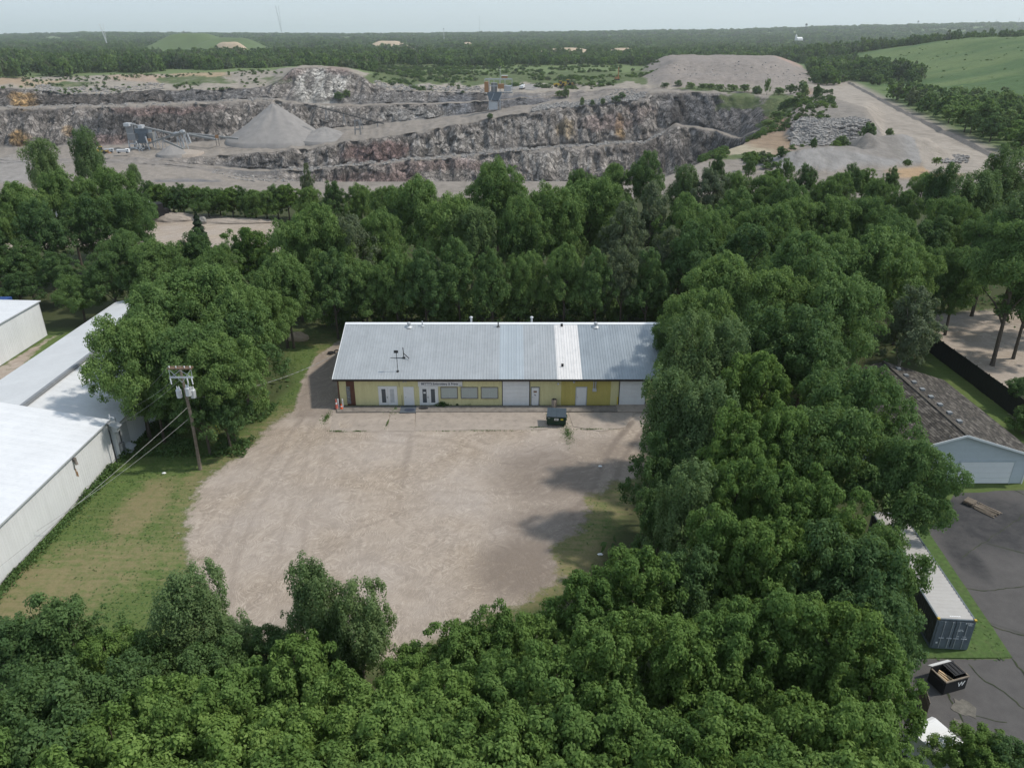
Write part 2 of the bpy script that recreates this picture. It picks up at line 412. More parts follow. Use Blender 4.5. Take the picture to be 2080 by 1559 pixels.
def text_mesh(body, size, mat, name='lettering'):
    cu = bpy.data.curves.new(name, 'FONT'); cu.body = body; cu.size = size; cu.extrude = 0.004; cu.align_x = 'CENTER'
    cu.resolution_u = 2; cu.offset = size*.014
    o = bpy.data.objects.new(name, cu); COL.objects.link(o)
    dg = bpy.context.evaluated_depsgraph_get()
    me = bpy.data.meshes.new_from_object(o.evaluated_get(dg)); me.name = name
    bpy.data.objects.remove(o); bpy.data.curves.remove(cu)
    me.materials.clear(); me.materials.append(mat); return me
# ------------------------------------------------------------------ quarry and land beyond: one sheet out to the horizon
def road_x(Y): return np.interp(Y, [230, 260, 340, 480, 690, 900], [150, 160, 182, 222, 285, 340])
def hill(x, Y):
    x = np.asarray(x, float); Y = np.asarray(Y, float)
    h = 34*sst(25, 260, x-road_x(Y))*sst(390, 640, Y)*(1-sst(1000, 1500, Y))
    h = h + 16*sst(240, 520, x-road_x(Y))*sst(360, 620, Y)*(1-sst(900, 1400, Y))
    return h*(1+.10*fbm(x/60, Y/60, s=5)) + 0*x
def farz(x, Y):
    px = 1040+1540*x/np.maximum(Y*.91, 1)
    H = np.interp(px, [-400, 0, 170, 400, 700, 1040, 1500, 1850, 2080, 2600], [24, 24, 40, 36, 31, 40, 58, 88, 98, 104])
    return H*sst(2200, 5600, Y) + 5*fbm(x/420, Y/420, s=3)*sst(900, 1800, Y)
cols = np.concatenate([np.arange(-900, -150, 25), np.arange(-150, 2240, 3.0), np.arange(2240, 2980, 25)])
def row(pts):
    p = np.array(pts, float)
    return np.interp(cols, p[:, 0], p[:, 1]), np.interp(cols, p[:, 0], p[:, 2])
rows = []   # (X, Y, Z) arrays
def add_row(pts, k):
    py, zc = row(pts)
    w = sst(1652, 1705, cols)
    z = CAM_H - zc*down(py)
    zc = zc*(1-w) + w*(556+4.0*k); z = z*(1-w)
    Y = (zc - (CAM_H - z)*SN)/CS
    rows.append(((cols-1040)/F_PX*zc, Y, z))
def add_row_z(pts):   # px, zc, z
    p = np.array(pts, float); zc = np.interp(cols, p[:, 0], p[:, 1]); z = np.interp(cols, p[:, 0], p[:, 2])
    Y = (zc - (CAM_H - z)*SN)/CS
    rows.append(((cols-1040)/F_PX*zc, Y, z))
zcR0 = 188*CS + CAM_H*SN
add_row_z([(-900, zcR0, -.05), (2980, zcR0, -.05)])
add_row_z([(-900, 212, 0), (1330, 212, 0), (1400, 232, 0), (1450, 258, 0), (1508, 283, 0), (1560, 300, 0), (1609, 352, 0), (1630, 450, 0), (1660, 515, 0), (1700, 556, 0), (2980, 556, 0)])
add_row([(-900, 372, 219), (1330, 368, 219), (1400, 340, 240), (1450, 318, 270), (1508, 294, 296), (1560, 255, 392), (1590, 224, 465), (1649, 184, 545), (1705, 182, 560)], 0)
add_row_z([(-900, 375, -38), (300, 375, -40), (430, 390, -47), (600, 405, -55), (1350, 430, -57), (1450, 430, -52), (1508, 420, -48), (1560, 430, -28), (1590, 480, -12), (1649, 550, -.6), (1705, 561, 0), (2980, 561, 0)])
add_row([(-900, 335, 490), (240, 330, 495), (330, 335, 500), (430, 345, 505), (520, 360, 512), (600, 368, 518), (700, 378, 518), (820, 382, 515), (1000, 374, 520), (1250, 368, 525), (1350, 360, 530), (1450, 345, 528), (1508, 328, 502), (1560, 270, 470), (1590, 225, 510), (1649, 182.5, 556), (1705, 182, 562)], 2)
add_row([(-900, 329, 494), (240, 327, 498), (330, 329, 503), (430, 340, 509), (520, 348, 518), (600, 347, 523), (700, 337, 525), (888, 323, 531), (1070, 306, 533), (1171, 299, 535), (1306, 290, 538), (1345, 275, 543), (1373, 252, 546), (1450, 264, 537), (1508, 281, 510), (1560, 252, 478), (1590, 219, 515), (1649, 181.8, 560), (1705, 182, 564)], 3)
add_row([(-900, 328, 496), (240, 326, 500), (330, 327, 505), (430, 336, 514), (520, 343, 528), (600, 342, 534), (700, 332, 537), (888, 318, 543), (1070, 301, 545), (1171, 294, 547), (1306, 286, 549), (1345, 271, 552), (1373, 249, 554), (1450, 261, 544), (1508, 278, 518), (1560, 250, 485), (1590, 218, 520), (1649, 181.4, 563), (1705, 182, 566)], 4)
add_row([(-900, 325, 500), (240, 322, 505), (330, 319, 512), (430, 317, 520), (620, 302, 541), (700, 287, 545), (830, 272, 549), (960, 247, 553), (1100, 224, 558), (1290, 204, 562), (1320, 190, 567), (1385, 186, 572), (1480, 190, 566), (1540, 196, 550), (1590, 201, 535), (1649, 181, 566), (1705, 182, 568)], 5)
add_row([(-900, 302, 536), (-150, 300, 538), (0, 298, 541), (300, 292, 556), (450, 285, 570), (600, 270, 585), (700, 258, 590), (870, 241, 602), (960, 230, 612), (1010, 222, 602), (1100, 209, 600), (1200, 194, 606), (1260, 182, 603), (1310, 180, 600), (1400, 184, 598), (1480, 187, 590), (1540, 192, 585), (1590, 196, 575), (1649, 180.5, 570), (1705, 182, 570)], 6)
P9 = [(-900, 226, 548), (-150, 224, 549), (0, 222, 553), (120, 219, 560), (250, 217, 567), (400, 211, 580), (550, 203, 596), (620, 212, 598), (700, 215, 602), (870, 212, 613), (960, 208, 622), (1010, 205, 612), (1060, 200, 606), (1100, 198, 607), (1200, 190.5, 612), (1260, 181, 606), (1310, 179, 604), (1400, 183, 601), (1480, 186, 594), (1540, 191, 588), (1590, 195.5, 579), (1649, 180.2, 572), (1705, 182, 572)]
add_row(P9, 7)
X9, Y9, Z9 = rows[-1]
wd = np.interp(cols, [-900, 450, 560, 600, 960, 1010, 1650, 1705], [24, 24, 16, 9, 9, 2, 2, 0])
rows.append((X9*(1+wd/600), Y9+wd, Z9+.4*(wd > .5)))
add_row([(-900, 176, 590), (-150, 176, 590), (0, 177, 592), (70, 180, 594), (130, 191, 592), (230, 189, 598), (320, 183, 606), (430, 181, 614), (540, 177, 626), (575, 158, 632), (595, 139, 640), (640, 135, 648), (705, 141, 640), (735, 152, 635), (760, 172, 632), (790, 184, 630), (870, 187, 632), (960, 189, 640), (1010, 191, 628), (1060, 188, 622), (1100, 187.5, 618), (1200, 185, 618), (1260, 180, 610), (1310, 178, 607), (1400, 182, 605), (1480, 185, 598), (1540, 190, 592), (1590, 195, 583), (1649, 180, 575), (1705, 182, 576)], 9)
add_row([(-900, 156, 740), (0, 157, 735), (100, 155, 745), (240, 151, 760), (400, 147, 760), (560, 141, 740), (590, 136, 705), (640, 133, 705), (705, 138, 705), (740, 146, 715), (790, 155, 757), (1300, 155, 757), (1660, 155, 757), (1705, 182, 760)], 51)
zcs = [1000, 1500, 2400, 4000, 6000, 9000, 16000, 30000]
for zz in zcs: rows.append(((cols-1040)/F_PX*zz, np.full_like(cols, (zz-CAM_H*SN)/CS), np.zeros_like(cols)))
subs = [120, 8, 10, 16, 24, 3, 36, 18, 28, 4, 24, 14, 14, 16, 16, 12, 8, 6, 2, 1]
seg_kind = {4: 1.0, 6: 1.0, 8: 1.0, 10: 1.0}
G = []; SEG = []; TT = []
for i in range(len(rows)-1):
    A = np.stack(rows[i], -1); B = np.stack(rows[i+1], -1)
    for q in range(subs[i]):
        t = q/subs[i]; G.append(A*(1-t)+B*t); SEG.append(i); TT.append(t)
G.append(np.stack(rows[-1], -1)); SEG.append(len(rows)-2); TT.append(1.0)
G = np.array(G); SEG = np.array(SEG); TT = np.array(TT)
nr, nc = G.shape[:2]
X, Y, Z = G[..., 0].copy(), G[..., 1].copy(), G[..., 2].copy()
ZC = Y*CS + (CAM_H-Z)*SN
PXg = np.broadcast_to(cols, (nr, nc))
PYg = 779.5 + F_PX*((CAM_H-Z)*CS - Y*SN)/ZC
# relief
cliffm = np.zeros((nr, nc))
for i, v in seg_kind.items():
    m = SEG == i; t = TT[m]
    cliffm[m] = np.minimum(1, np.minimum(t, 1-t)*8+.25)[:, None]
slopefac = 1-sst(1560, 1640, PXg)
wall_h = np.zeros((nr, nc))
for i in seg_kind:
    m = SEG == i; wall_h[m] = np.clip(np.abs(rows[i+1][2]-rows[i][2])/8, 0, 1)[None, :]
cl = cliffm*slopefac*wall_h
big = fbm(X/26, Z/40, s=11, o=3); col_ = fbm(X/5.5, Z/34+big, s=12, o=4); blk = vnoise(X/3.2, Z/9, s=14)
rg = 1-np.abs(fbm(X/11+big*1.5, Z/22, s=15, o=4))*2
ci = np.floor(X/5.5+.6*big); cj = np.floor(Z/9+.5*col_+hsh(ci, ci*0, ci*0, 3)*2); ck = np.floor(X/2.3+col_)
blocks = hsh(ci.astype(int), cj.astype(int), ci.astype(int)*0, 88)*3.2 + hsh(ck.astype(int), np.floor(Z/5+big).astype(int), ci.astype(int)*0, 89)*1.3
disp = cl*(blocks - 4.0 + 4.2*big + 4.0*col_ + 1.0*np.sign(blk)*np.minimum(np.abs(blk)*3, 1) + 2.4*rg)
Y = Y + disp
# broken rims and toes, heaps on the floors and benches
rough = np.clip(sst(205, 330, ZC), 0, 1)*(1-sst(700, 900, ZC))
rimn = fbm(PXg/22, ZC/60, s=21, o=4)
Z = Z + rough*(1-sst(1600, 1690, PXg))*(0.5*fbm(X/9, Y/9, s=22, o=4) + cliffm*1.7*fbm(X/8, Y/30, s=23, o=3))
for i in (6, 7, 10, 11, 5, 9):
    m = SEG == i; Z[m] += (1.4*rimn[m])*(1-sst(1600, 1690, PXg[m]))
# gravel tip flat-topped mound behind the pit, its terraces
tn = 22*vnoise(X/45, Y/60, s=34) + 9*vnoise(X/14, Y/30, s=35)
tip = (7.5*sst(604, 640, ZC+tn*.5)+7.5*sst(700, 760, ZC+tn))*sst(1300, 1375, PXg+tn*.6)*(1-sst(1560, 1660, PXg+tn*.6))*(1-sst(930, 1050, ZC))
tip = tip*(1+.10*fbm(X/18, Y/18, s=31)) - 3.5*sst(.2, .6, vnoise(X/60, Y/30, s=33))*sst(3, 14, tip)
Z = Z + tip + hill(X, Y) + farz(X, Y)*(ZC > 760)
Z = Z + .5*fbm(X/14, Y/14, s=41)*sst(240, 300, ZC)*(1-sst(1400, 1640, PXg)*0)
# gravel ridge and rubble bank beside the haul road (near right)
def ridge(x0, y0, x1, y1, w, h, s=0):
    d = np.hypot(x1-x0, y1-y0); ux, uy = (x1-x0)/d, (y1-y0)/d
    a = ((X-x0)*ux+(Y-y0)*uy)/d; b = np.abs(-(X-x0)*uy+(Y-y0)*ux)
    sc = 1+.35*fbm(X/7, Y/7, s=50+s)
    return h*np.clip(1-b/(w*sc), 0, 1)**.9*sst(-.08, .15, a)*(1-sst(.85, 1.08, a))*(1+.25*vnoise(a*7, b*0, s=60+s))
def gp(px, py): p = PW(px, py); return p[0], p[1]
ter = sst(1585, 1630, PXg)*(1-sst(1750, 1800, PXg))*sst(284, 306, ZC + 6*vnoise(PXg/25, PXg*0, s=77))*(1-sst(335, 520, ZC))
Z = Z + 6.0*ter*(1+.12*fbm(X/6, Y/6, s=78))
RIDGE = np.maximum(ridge(*gp(1560, 342), *gp(1890, 318), 13, 4.6, 1), ridge(*gp(1730, 318), *gp(1890, 312), 16, 7.0, 2))
Z = Z + RIDGE
Z = Z
# ---- colour of the ground itself
def C3(*c): return np.array(c)
base = np.zeros((nr, nc, 3)); base[:] = C3(.228, .202, .178)
scrub = np.zeros((nr, nc))
for i in seg_kind: base[SEG == i] = C3(.215, .194, .178)
base[(SEG == 11)] = C3(.27, .24, .205)
far = SEG >= 12
base[far] = C3(.125, .165, .070)
scrub[far] = .25
def blob(px, py, rx, ry, c, k=1.0, segs=None, n=.5, sc=1.0):
    global base, scrub
    nn = fbm(PXg/(rx*.35+4), PYg/(ry*.45+3), s=int(px+py) % 997, o=4)
    d = np.sqrt(((PXg-px)/rx)**2+((PYg-py)/ry)**2) + nn*n
    w = (1-sst(.6, 1.15, d))*k
    if segs is not None: w = w*np.isin(SEG, segs)[:, None]
    if c is None: scrub = np.maximum(scrub, w)
    else: base = base*(1-w[..., None]) + C3(*c)*w[..., None]
RED, PALE, OCH, DRK, BLU, LRK = (.185, .128, .118), (.40, .38, .35), (.29, .19, .09), (.072, .064, .060), (.105, .108, .115), (.27, .25, .23)
W = [4, 6, 8, 10]
# far walls
blob(60, 200, 110, 45, DRK, .6, W); blob(50, 205, 30, 22, OCH, .95, [10, 8]); blob(45, 280, 24, 20, OCH, .95, W); blob(140, 265, 16, 12, OCH, .6, W)
blob(210, 255, 70, 28, BLU, .8, W); blob(220, 285, 60, 14, RED, .7, W); blob(330, 250, 130, 32, DRK, .8, W); blob(330, 224, 130, 10, RED, .7, W)
blob(250, 200, 200, 18, DRK, .75, [10]); blob(430, 190, 120, 20, BLU, .6, [10]); blob(650, 175, 62, 44, PALE, .95, [10, 8], .3); blob(585, 150, 40, 16, RED, .5, [10]); blob(690, 145, 30, 12, RED, .5)
blob(630, 165, 10, 26, DRK, .7, [10]); blob(668, 175, 7, 22, DRK, .6, [10])
blob(820, 200, 140, 14, (.20, .19, .185), .7, W); blob(840, 235, 110, 16, (.235, .225, .215), .8, W); blob(930, 215, 40, 30, (.13, .135, .15), .8, W); blob(975, 215, 22, 30, DRK, .8, W)
blob(1060, 205, 70, 14, (.14, .14, .15), .8, W); blob(110, 183, 60, 8, LRK, .9, [10, 11])
# near walls
blob(520, 335, 90, 22, BLU, .6, W); blob(760, 312, 75, 26, RED, .95, W); blob(760, 360, 120, 16, RED, .75, W); blob(690, 355, 70, 14, DRK, .6, W)
blob(930, 290, 90, 22, LRK, .7, W); blob(1060, 265, 120, 22, LRK, .6, W); blob(900, 335, 130, 14, RED, .55, W); blob(1120, 325, 90, 26, LRK, .8, W)
blob(1150, 262, 20, 22, (.27, .2, .11), .6, W); blob(1258, 262, 12, 30, OCH, .8, W); blob(1240, 250, 60, 20, RED, .5, W); blob(1300, 225, 30, 18, (.24, .19, .17), .6, W)
blob(1320, 300, 60, 22, DRK, .7, W); blob(1420, 225, 95, 42, (.11, .108, .112), .95, W, .3); blob(1380, 225, 20, 40, DRK, .8, W); blob(1500, 240, 70, 50, (.13, .122, .12), .85, W, .3); blob(1450, 310, 110, 30, (.075, .072, .072), .9, W, .3)
blob(370, 372, 110, 10, (.12, .12, .13), .9, [3]); blob(20, 345, 60, 30, (.25, .235, .225), .8)
# tops, banks
blob(90, 170, 60, 8, (.33, .26, .18), .9, [11]); blob(20, 165, 60, 9, (.30, .22, .15), .9, [11]); blob(290, 158, 70, 10, (.33, .25, .19), .9, [11]); blob(400, 150, 60, 8, (.33, .24, .14), .7, [11])
blob(150, 172, 60, 7, None, .75, [11]); blob(400, 162, 100, 12, None, .75, [11]); blob(560, 165, 60, 12, None, .5, [10, 11])
for x0 in range(780, 1330, 60): blob(x0, 158, 55, 17, None, .85, [11, 12])
blob(1000, 178, 180, 8, (.30, .265, .23), .9, [11]); blob(820, 170, 60, 8, (.32, .29, .25), .6, [11])
blob(1500, 205, 60, 22, None, .8, [6, 7]); blob(1460, 180, 130, 7, None, .8, [7, 8, 9, 10, 11]); blob(1580, 215, 45, 30, None, .9)
# right bank
S1 = [0, 1, 2]
blob(1560, 285, 60, 40, (.24, .175, .12), .9, [0, 1, 2], .3); blob(1590, 240, 40, 30, (.26, .16, .11), .9); blob(1600, 215, 26, 22, None, .85); blob(1560, 250, 30, 16, None, .7)
blob(1480, 305, 90, 14, (.33, .29, .215), .9, S1); blob(1620, 250, 30, 30, (.30, .26, .24), .9, S1)
blob(1640, 200, 20, 20, (.33, .22, .15), .8)
tm = sst(.5, 3, tip)[..., None]; base = base*(1-tm) + C3(.225, .198, .180)*tm; scrub = scrub*(1-tm[..., 0])
blob(1400, 128, 50, 8, (.30, .215, .18), .8); blob(1600, 135, 30, 14, (.32, .23, .19), .8); blob(1500, 122, 70, 7, (.20, .20, .205), .8)
rm = sst(250, 262, PXg*0+ZC)*0
gm_ = (sst(.15, .9, RIDGE))[..., None]; base = base*(1-gm_) + C3(.245, .235, .228)*gm_
rb = sst(.02, .3, ter)*(1-sst(.96, 1.0, ter))*sst(284, 290, ZC)*(1-sst(312, 318, ZC)); base = base*(1-rb[..., None]) + C3(.21, .195, .185)*rb[..., None]
blob(1500, 318, 140, 7, None, .7, S1); blob(1880, 352, 90, 14, (.34, .235, .14), .9, S1, .3)
wl = sst(1650, 1700, PXg)*(ZC > 420); rx_ = road_x(Y)
off = X - rx_
near_road = (1-sst(2, 6, off))*sst(-42, -36, off)
grassy = sst(3, 14, off)*(X > 100)*(ZC < 1500)
gcol = C3(.062, .108, .040); gcol2 = C3(.108, .150, .058)
gm = sst(-.4, .5, fbm(X/90, Y/45, s=71))[..., None]
base = base*(1-grassy[..., None]) + (gcol*(1-gm)+gcol2*gm)*grassy[..., None]
scrub = scrub*(1-grassy)
bank = sst(1600, 1640, PXg)*(1-sst(-34, -27, off))*(ZC < 520)*(ZC > 240)*(SEG <= 1)[:, None]*(X > 60)
base = base*(1-bank[..., None]*.8) + C3(.200, .182, .165)*bank[..., None]*.8
roadm = (np.abs(off+13) < 13)*(ZC < 760)*(ZC > 225)*(X > 100)
base = np.where(roadm[..., None] > 0, C3(.290, .256, .222)*(1+.10*vnoise(X/4, Y/40, s=5))[..., None], base)
scrub = scrub*(1-roadm)
V = np.stack([X, Y, Z], -1).reshape(-1, 3)
idx = np.arange(nr*nc).reshape(nr, nc)
Fq = np.stack([idx[:-1, :-1], idx[:-1, 1:], idx[1:, 1:], idx[1:, :-1]], -1).reshape(-1, 4)
one = np.ones((nr, nc, 1))
tint = np.concatenate([base, one], -1).reshape(-1, 4)
km = np.concatenate([np.clip(cl, 0, 1)[..., None], scrub[..., None], 0*one, one], -1).reshape(-1, 4)
meta(obj('quarry_terrain', mesh_np('quarry_terrain', V, Fq, M_ROCK, vcol={'tint': tint, 'kindmask': km}, smooth=False)), kind='structure')
SURF = (X, Y, Z, PYg)
def surf_at(px, i, t):
    """point of the terrain sheet: column px, strip i, share t of the strip"""
    c = int(np.clip(np.searchsorted(cols, px), 0, nc-1)); r0 = sum(subs[:i]); r = min(nr-1, r0+int(round(t*subs[i])))
    return (X[r, c], Y[r, c], Z[r, c])
def farground(x, Yv): 
    return hill(x, Yv) + farz(x, Yv)

# ------------------------------------------------------------------ near ground
def poly_sd(px, py, poly):
    """signed distance (positive inside) of points to polygon"""
    P = np.array(poly, float); n = len(P); d = np.full(px.shape, 1e9); ins = np.zeros(px.shape, bool)
    for i in range(n):
        a, b = P[i], P[(i+1) % n]; e = b-a
        t = np.clip(((px-a[0])*e[0]+(py-a[1])*e[1])/(e@e+1e-9), 0, 1)
        d = np.minimum(d, np.hypot(px-a[0]-t*e[0], py-a[1]-t*e[1]))
        c = ((a[1] > py) != (b[1] > py)) & (px < (b[0]-a[0])*(py-a[1])/(b[1]-a[1]+1e-12)+a[0])
        ins ^= c
    return np.where(ins, d, -d)
def wpoly(pts): return [PW(a, b)[:2] for a, b in pts]
gx = np.concatenate([np.arange(-420, -66, 12), np.arange(-66, 70, .4), np.arange(70, 430, 12)])
gy = np.concatenate([np.arange(-80, 18, 8), np.arange(18, 102, .4), np.arange(102, 194, 1.5)])
GX, GY = np.meshgrid(gx, gy)
def zone(poly, soft): return sst(-soft, soft, poly_sd(GX, GY, wpoly(poly)))
LOT = [(590, 838), (650, 836), (1300, 834), (1400, 850), (1350, 905), (1310, 960), (1240, 985), (1190, 1010), (1195, 1060), (1120, 1110), (1140, 1180), (1060, 1225), (990, 1250), (900, 1300), (800, 1345), (640, 1350), (470, 1270), (410, 1200), (375, 1110), (380, 1045), (415, 975), (500, 915), (555, 860)]
DRV = [(640, 850), (592, 850), (615, 770), (640, 725), (690, 690), (705, 720), (690, 790), (690, 840)]
gravel = zone(LOT, 1.9); drive = zone(DRV, .8)
back = zone([(-200, 470), (285, 442), (310, 424), (370, 432), (560, 450), (640, 470), (660, 520), (400, 500), (120, 500), (-200, 530)], 1.2)
dirtR = zone([(1880, 640), (2200, 610), (2300, 880), (2085, 880), (2060, 850), (2040, 790), (1960, 740), (1900, 690)], 1.8)
leftyd = zone([(-300, 810), (0, 745), (90, 690), (150, 668), (100, 690), (0, 790)], .6)
asp = zone([(1880, 1085), (1940, 1000), (2200, 990), (2400, 1700), (1800, 1700), (1840, 1330), (1880, 1330)], .15)
wedge = zone([(1780, 960), (1860, 1050), (1888, 1085), (2056, 1336), (1850, 1336), (1820, 1200)], .15)
asp = asp*(1-wedge)
gr = np.maximum.reduce([gravel, back, dirtR*.9, leftyd*.75, drive])
dry = np.zeros_like(GX)
def gblob(px, py, rx, ry, k, arr):
    x, y, _ = PW(px, py); arr[:] = np.maximum(arr, k*(1-sst(.3, 1.1, np.hypot((GX-x)/rx, (GY-y)/ry))))
gblob(290, 1030, 3.2, 7, .95, dry); gblob(230, 1130, 8, 3.5, .8, dry); gblob(110, 1180, 9, 4, .9, dry); gblob(60, 1240, 7, 4, .95, dry); gblob(350, 1040, 2, 3, .5, dry)
gblob(650, 690, 5, 4, .5, dry); gblob(500, 930, 5, 3, .5, dry); gblob(420, 1180, 3, 5, .75, dry); gblob(395, 975, 2, 2, .8, dry); gblob(660, 715, 1.6, 2, .9, dry); gblob(605, 680, 1.6, 2, .9, dry)
gblob(1230, 1010, 7, 7, .8, dry); gblob(1150, 1130, 8, 6, .85, dry); gblob(1100, 1210, 6, 3, .8, dry); gblob(1250, 900, 4, 6, .7, dry)
edge_sd = poly_sd(GX, GY, wpoly(LOT)); dry = np.maximum(dry, .62*np.exp(-(np.abs(edge_sd+.8)/1.8)**2))
damp = np.zeros_like(GX)
gblob(1120, 960, 8.5, 8, .85, damp); gblob(1150, 1060, 9, 5, .8, damp); gblob(1060, 1150, 5.5, 6, .95, damp); gblob(1180, 900, 6, 3, .5, damp); gblob(1110, 1000, 8, 1.2, .7, damp); gblob(1240, 930, 5, 6, .65, damp); gblob(1130, 1190, 6, 4, .62, damp)
gblob(650, 760, 3, 9, .55, damp); gblob(830, 930, .5, 6, .5, damp)
damp = np.maximum(damp, drive*.72)
def track(pts, w, k, gauge=1.7):
    k = min(1, k*1.12)
    P_ = np.array(wpoly(pts)); 
    for s_ in (-.5, .5):
        d_ = np.full(GX.shape, 1e9)
        for i in range(len(P_)-1):
            a, b2 = P_[i], P_[i+1]; e = b2-a; nrm = np.array([-e[1], e[0]])/np.hypot(*e)*gauge*s_; a = a+nrm
            t_ = np.clip(((GX-a[0])*e[0]+(GY-a[1])*e[1])/(e@e), 0, 1); d_ = np.minimum(d_, np.hypot(GX-a[0]-t_*e[0], GY-a[1]-t_*e[1]))
        damp[:] = np.maximum(damp, k*(1-sst(w*.4, w*1.6, d_)))
track([(1300, 860), (1262, 905), (1238, 950), (1222, 1000), (1170, 1060)], .35, .85)
track([(628, 850), (575, 930), (500, 1040), (455, 1140), (440, 1240)], .35, .42)
track([(645, 855), (640, 940), (600, 1060), (585, 1180), (600, 1300)], .35, .36)
track([(700, 880), (900, 900), (1050, 950), (1110, 1030), (1080, 1130), (960, 1220)], .35, .38)
track([(640, 880), (720, 960), (860, 1010), (1000, 1010), (1140, 960), (1230, 880)], .3, .34)
gblob(865, 1068, .35, 1.3, 1.0, dry)
trk = np.maximum(0, 1-np.abs(poly_sd(GX, GY, wpoly([(828, 850), (832, 880), (822, 920), (815, 990), (817, 990), (826, 920), (836, 880), (832, 850)])))/.35)
damp = np.maximum(damp, trk*.6)
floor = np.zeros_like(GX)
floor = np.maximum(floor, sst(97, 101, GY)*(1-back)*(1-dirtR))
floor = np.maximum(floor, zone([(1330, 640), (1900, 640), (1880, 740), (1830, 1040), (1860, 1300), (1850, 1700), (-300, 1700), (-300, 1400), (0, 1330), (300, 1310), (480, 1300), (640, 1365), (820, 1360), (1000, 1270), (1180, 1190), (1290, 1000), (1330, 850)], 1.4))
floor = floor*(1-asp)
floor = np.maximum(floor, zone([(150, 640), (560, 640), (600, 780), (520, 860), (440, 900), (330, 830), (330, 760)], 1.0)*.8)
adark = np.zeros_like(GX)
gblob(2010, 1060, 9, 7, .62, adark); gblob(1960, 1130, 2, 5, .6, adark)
GZ = .05*fbm(GX/6, GY/6, s=91) + .6*sst(110, 140, GY)*0
GZ += .10*fbm(GX/1.4, GY/1.4, s=92)*(1-np.maximum(gr, asp))
GZ += .035*fbm(GX/2.2, GY/2.2, s=93)*gravel
flat = zone([(640, 700), (1420, 700), (1420, 845), (640, 845)], 1.0)
GZ = np.where((np.abs(GX) < 66) & (GY < 102), GZ, GZ*.6)*(1-flat*.9) - .03*flat
V = np.stack([GX, GY, GZ], -1).reshape(-1, 3)
n1_, n2_ = GX.shape; idx = np.arange(n1_*n2_).reshape(n1_, n2_)
Fq = np.stack([idx[:-1, :-1], idx[:-1, 1:], idx[1:, 1:], idx[1:, :-1]], -1).reshape(-1, 4)
on = np.ones_like(GX)
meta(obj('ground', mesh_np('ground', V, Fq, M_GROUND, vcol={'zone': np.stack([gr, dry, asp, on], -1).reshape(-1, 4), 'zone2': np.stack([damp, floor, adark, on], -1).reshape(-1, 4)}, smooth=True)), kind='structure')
def ground_z(x, y):
    i = int(np.clip(np.searchsorted(gy, y), 0, len(gy)-1)); j = int(np.clip(np.searchsorted(gx, x), 0, len(gx)-1)); return float(GZ[i, j])
# low mounds of spoil and a mown landfill slope standing out of the far woods
def dome(name, label, cat, px, py_top, zc, rx, ry, mat, n=40, flat=1.0, s=0):
    x, y, z = [float(q) for q in PD(px, py_top, zc)]
    bz = -3; vs = []; R = np.linspace(0, 1, 12); A = np.linspace(0, 2*np.pi, n, endpoint=False)
    for r in R:
        for a in A:
            q = 1+.22*float(vnoise(np.cos(a)*1.5+s, np.sin(a)*1.5+s, s=s))
            X_, Y_ = r*rx*q*math.cos(a), r*ry*q*math.sin(a)
            hh = (1-float(sst(.15, 1, r)))*(z-bz)*(1+.06*float(vnoise(X_/30, Y_/30, s=s+3)))
            vs.append((X_, Y_, bz+hh))
    fs = [(i*n+k, i*n+(k+1) % n, (i+1)*n+(k+1) % n, (i+1)*n+k) for i in range(11) for k in range(n)]
    o = obj(name, mesh_np(name, vs, fs, mat, smooth=True), loc=(x, y, 0))
    return meta(o, kind='structure')
dome('landfill_mound', '', '', 395, 69.5, 1750, 150, 160, M['mound'], s=1)
dome('landfill_slope', '', '', 470, 77, 1700, 130, 140, M['mound'], s=2)
dome('bare_soil_patch', '', '', 465, 85, 1560, 60, 30, M['sand'], s=3)
dome('sand_mound', '', '', 790, 83.5, 2100, 95, 60, M['sand'], s=4)
dome('sand_mound', '', '', 950, 86.5, 2100, 28, 40, M['sand'], s=5)
dome('sand_mound', '', '', 1150, 98, 1450, 110, 50, M['sand'], s=6)
dome('sand_mound', '', '', 1265, 97, 1500, 50, 40, M['sand'], s=7)
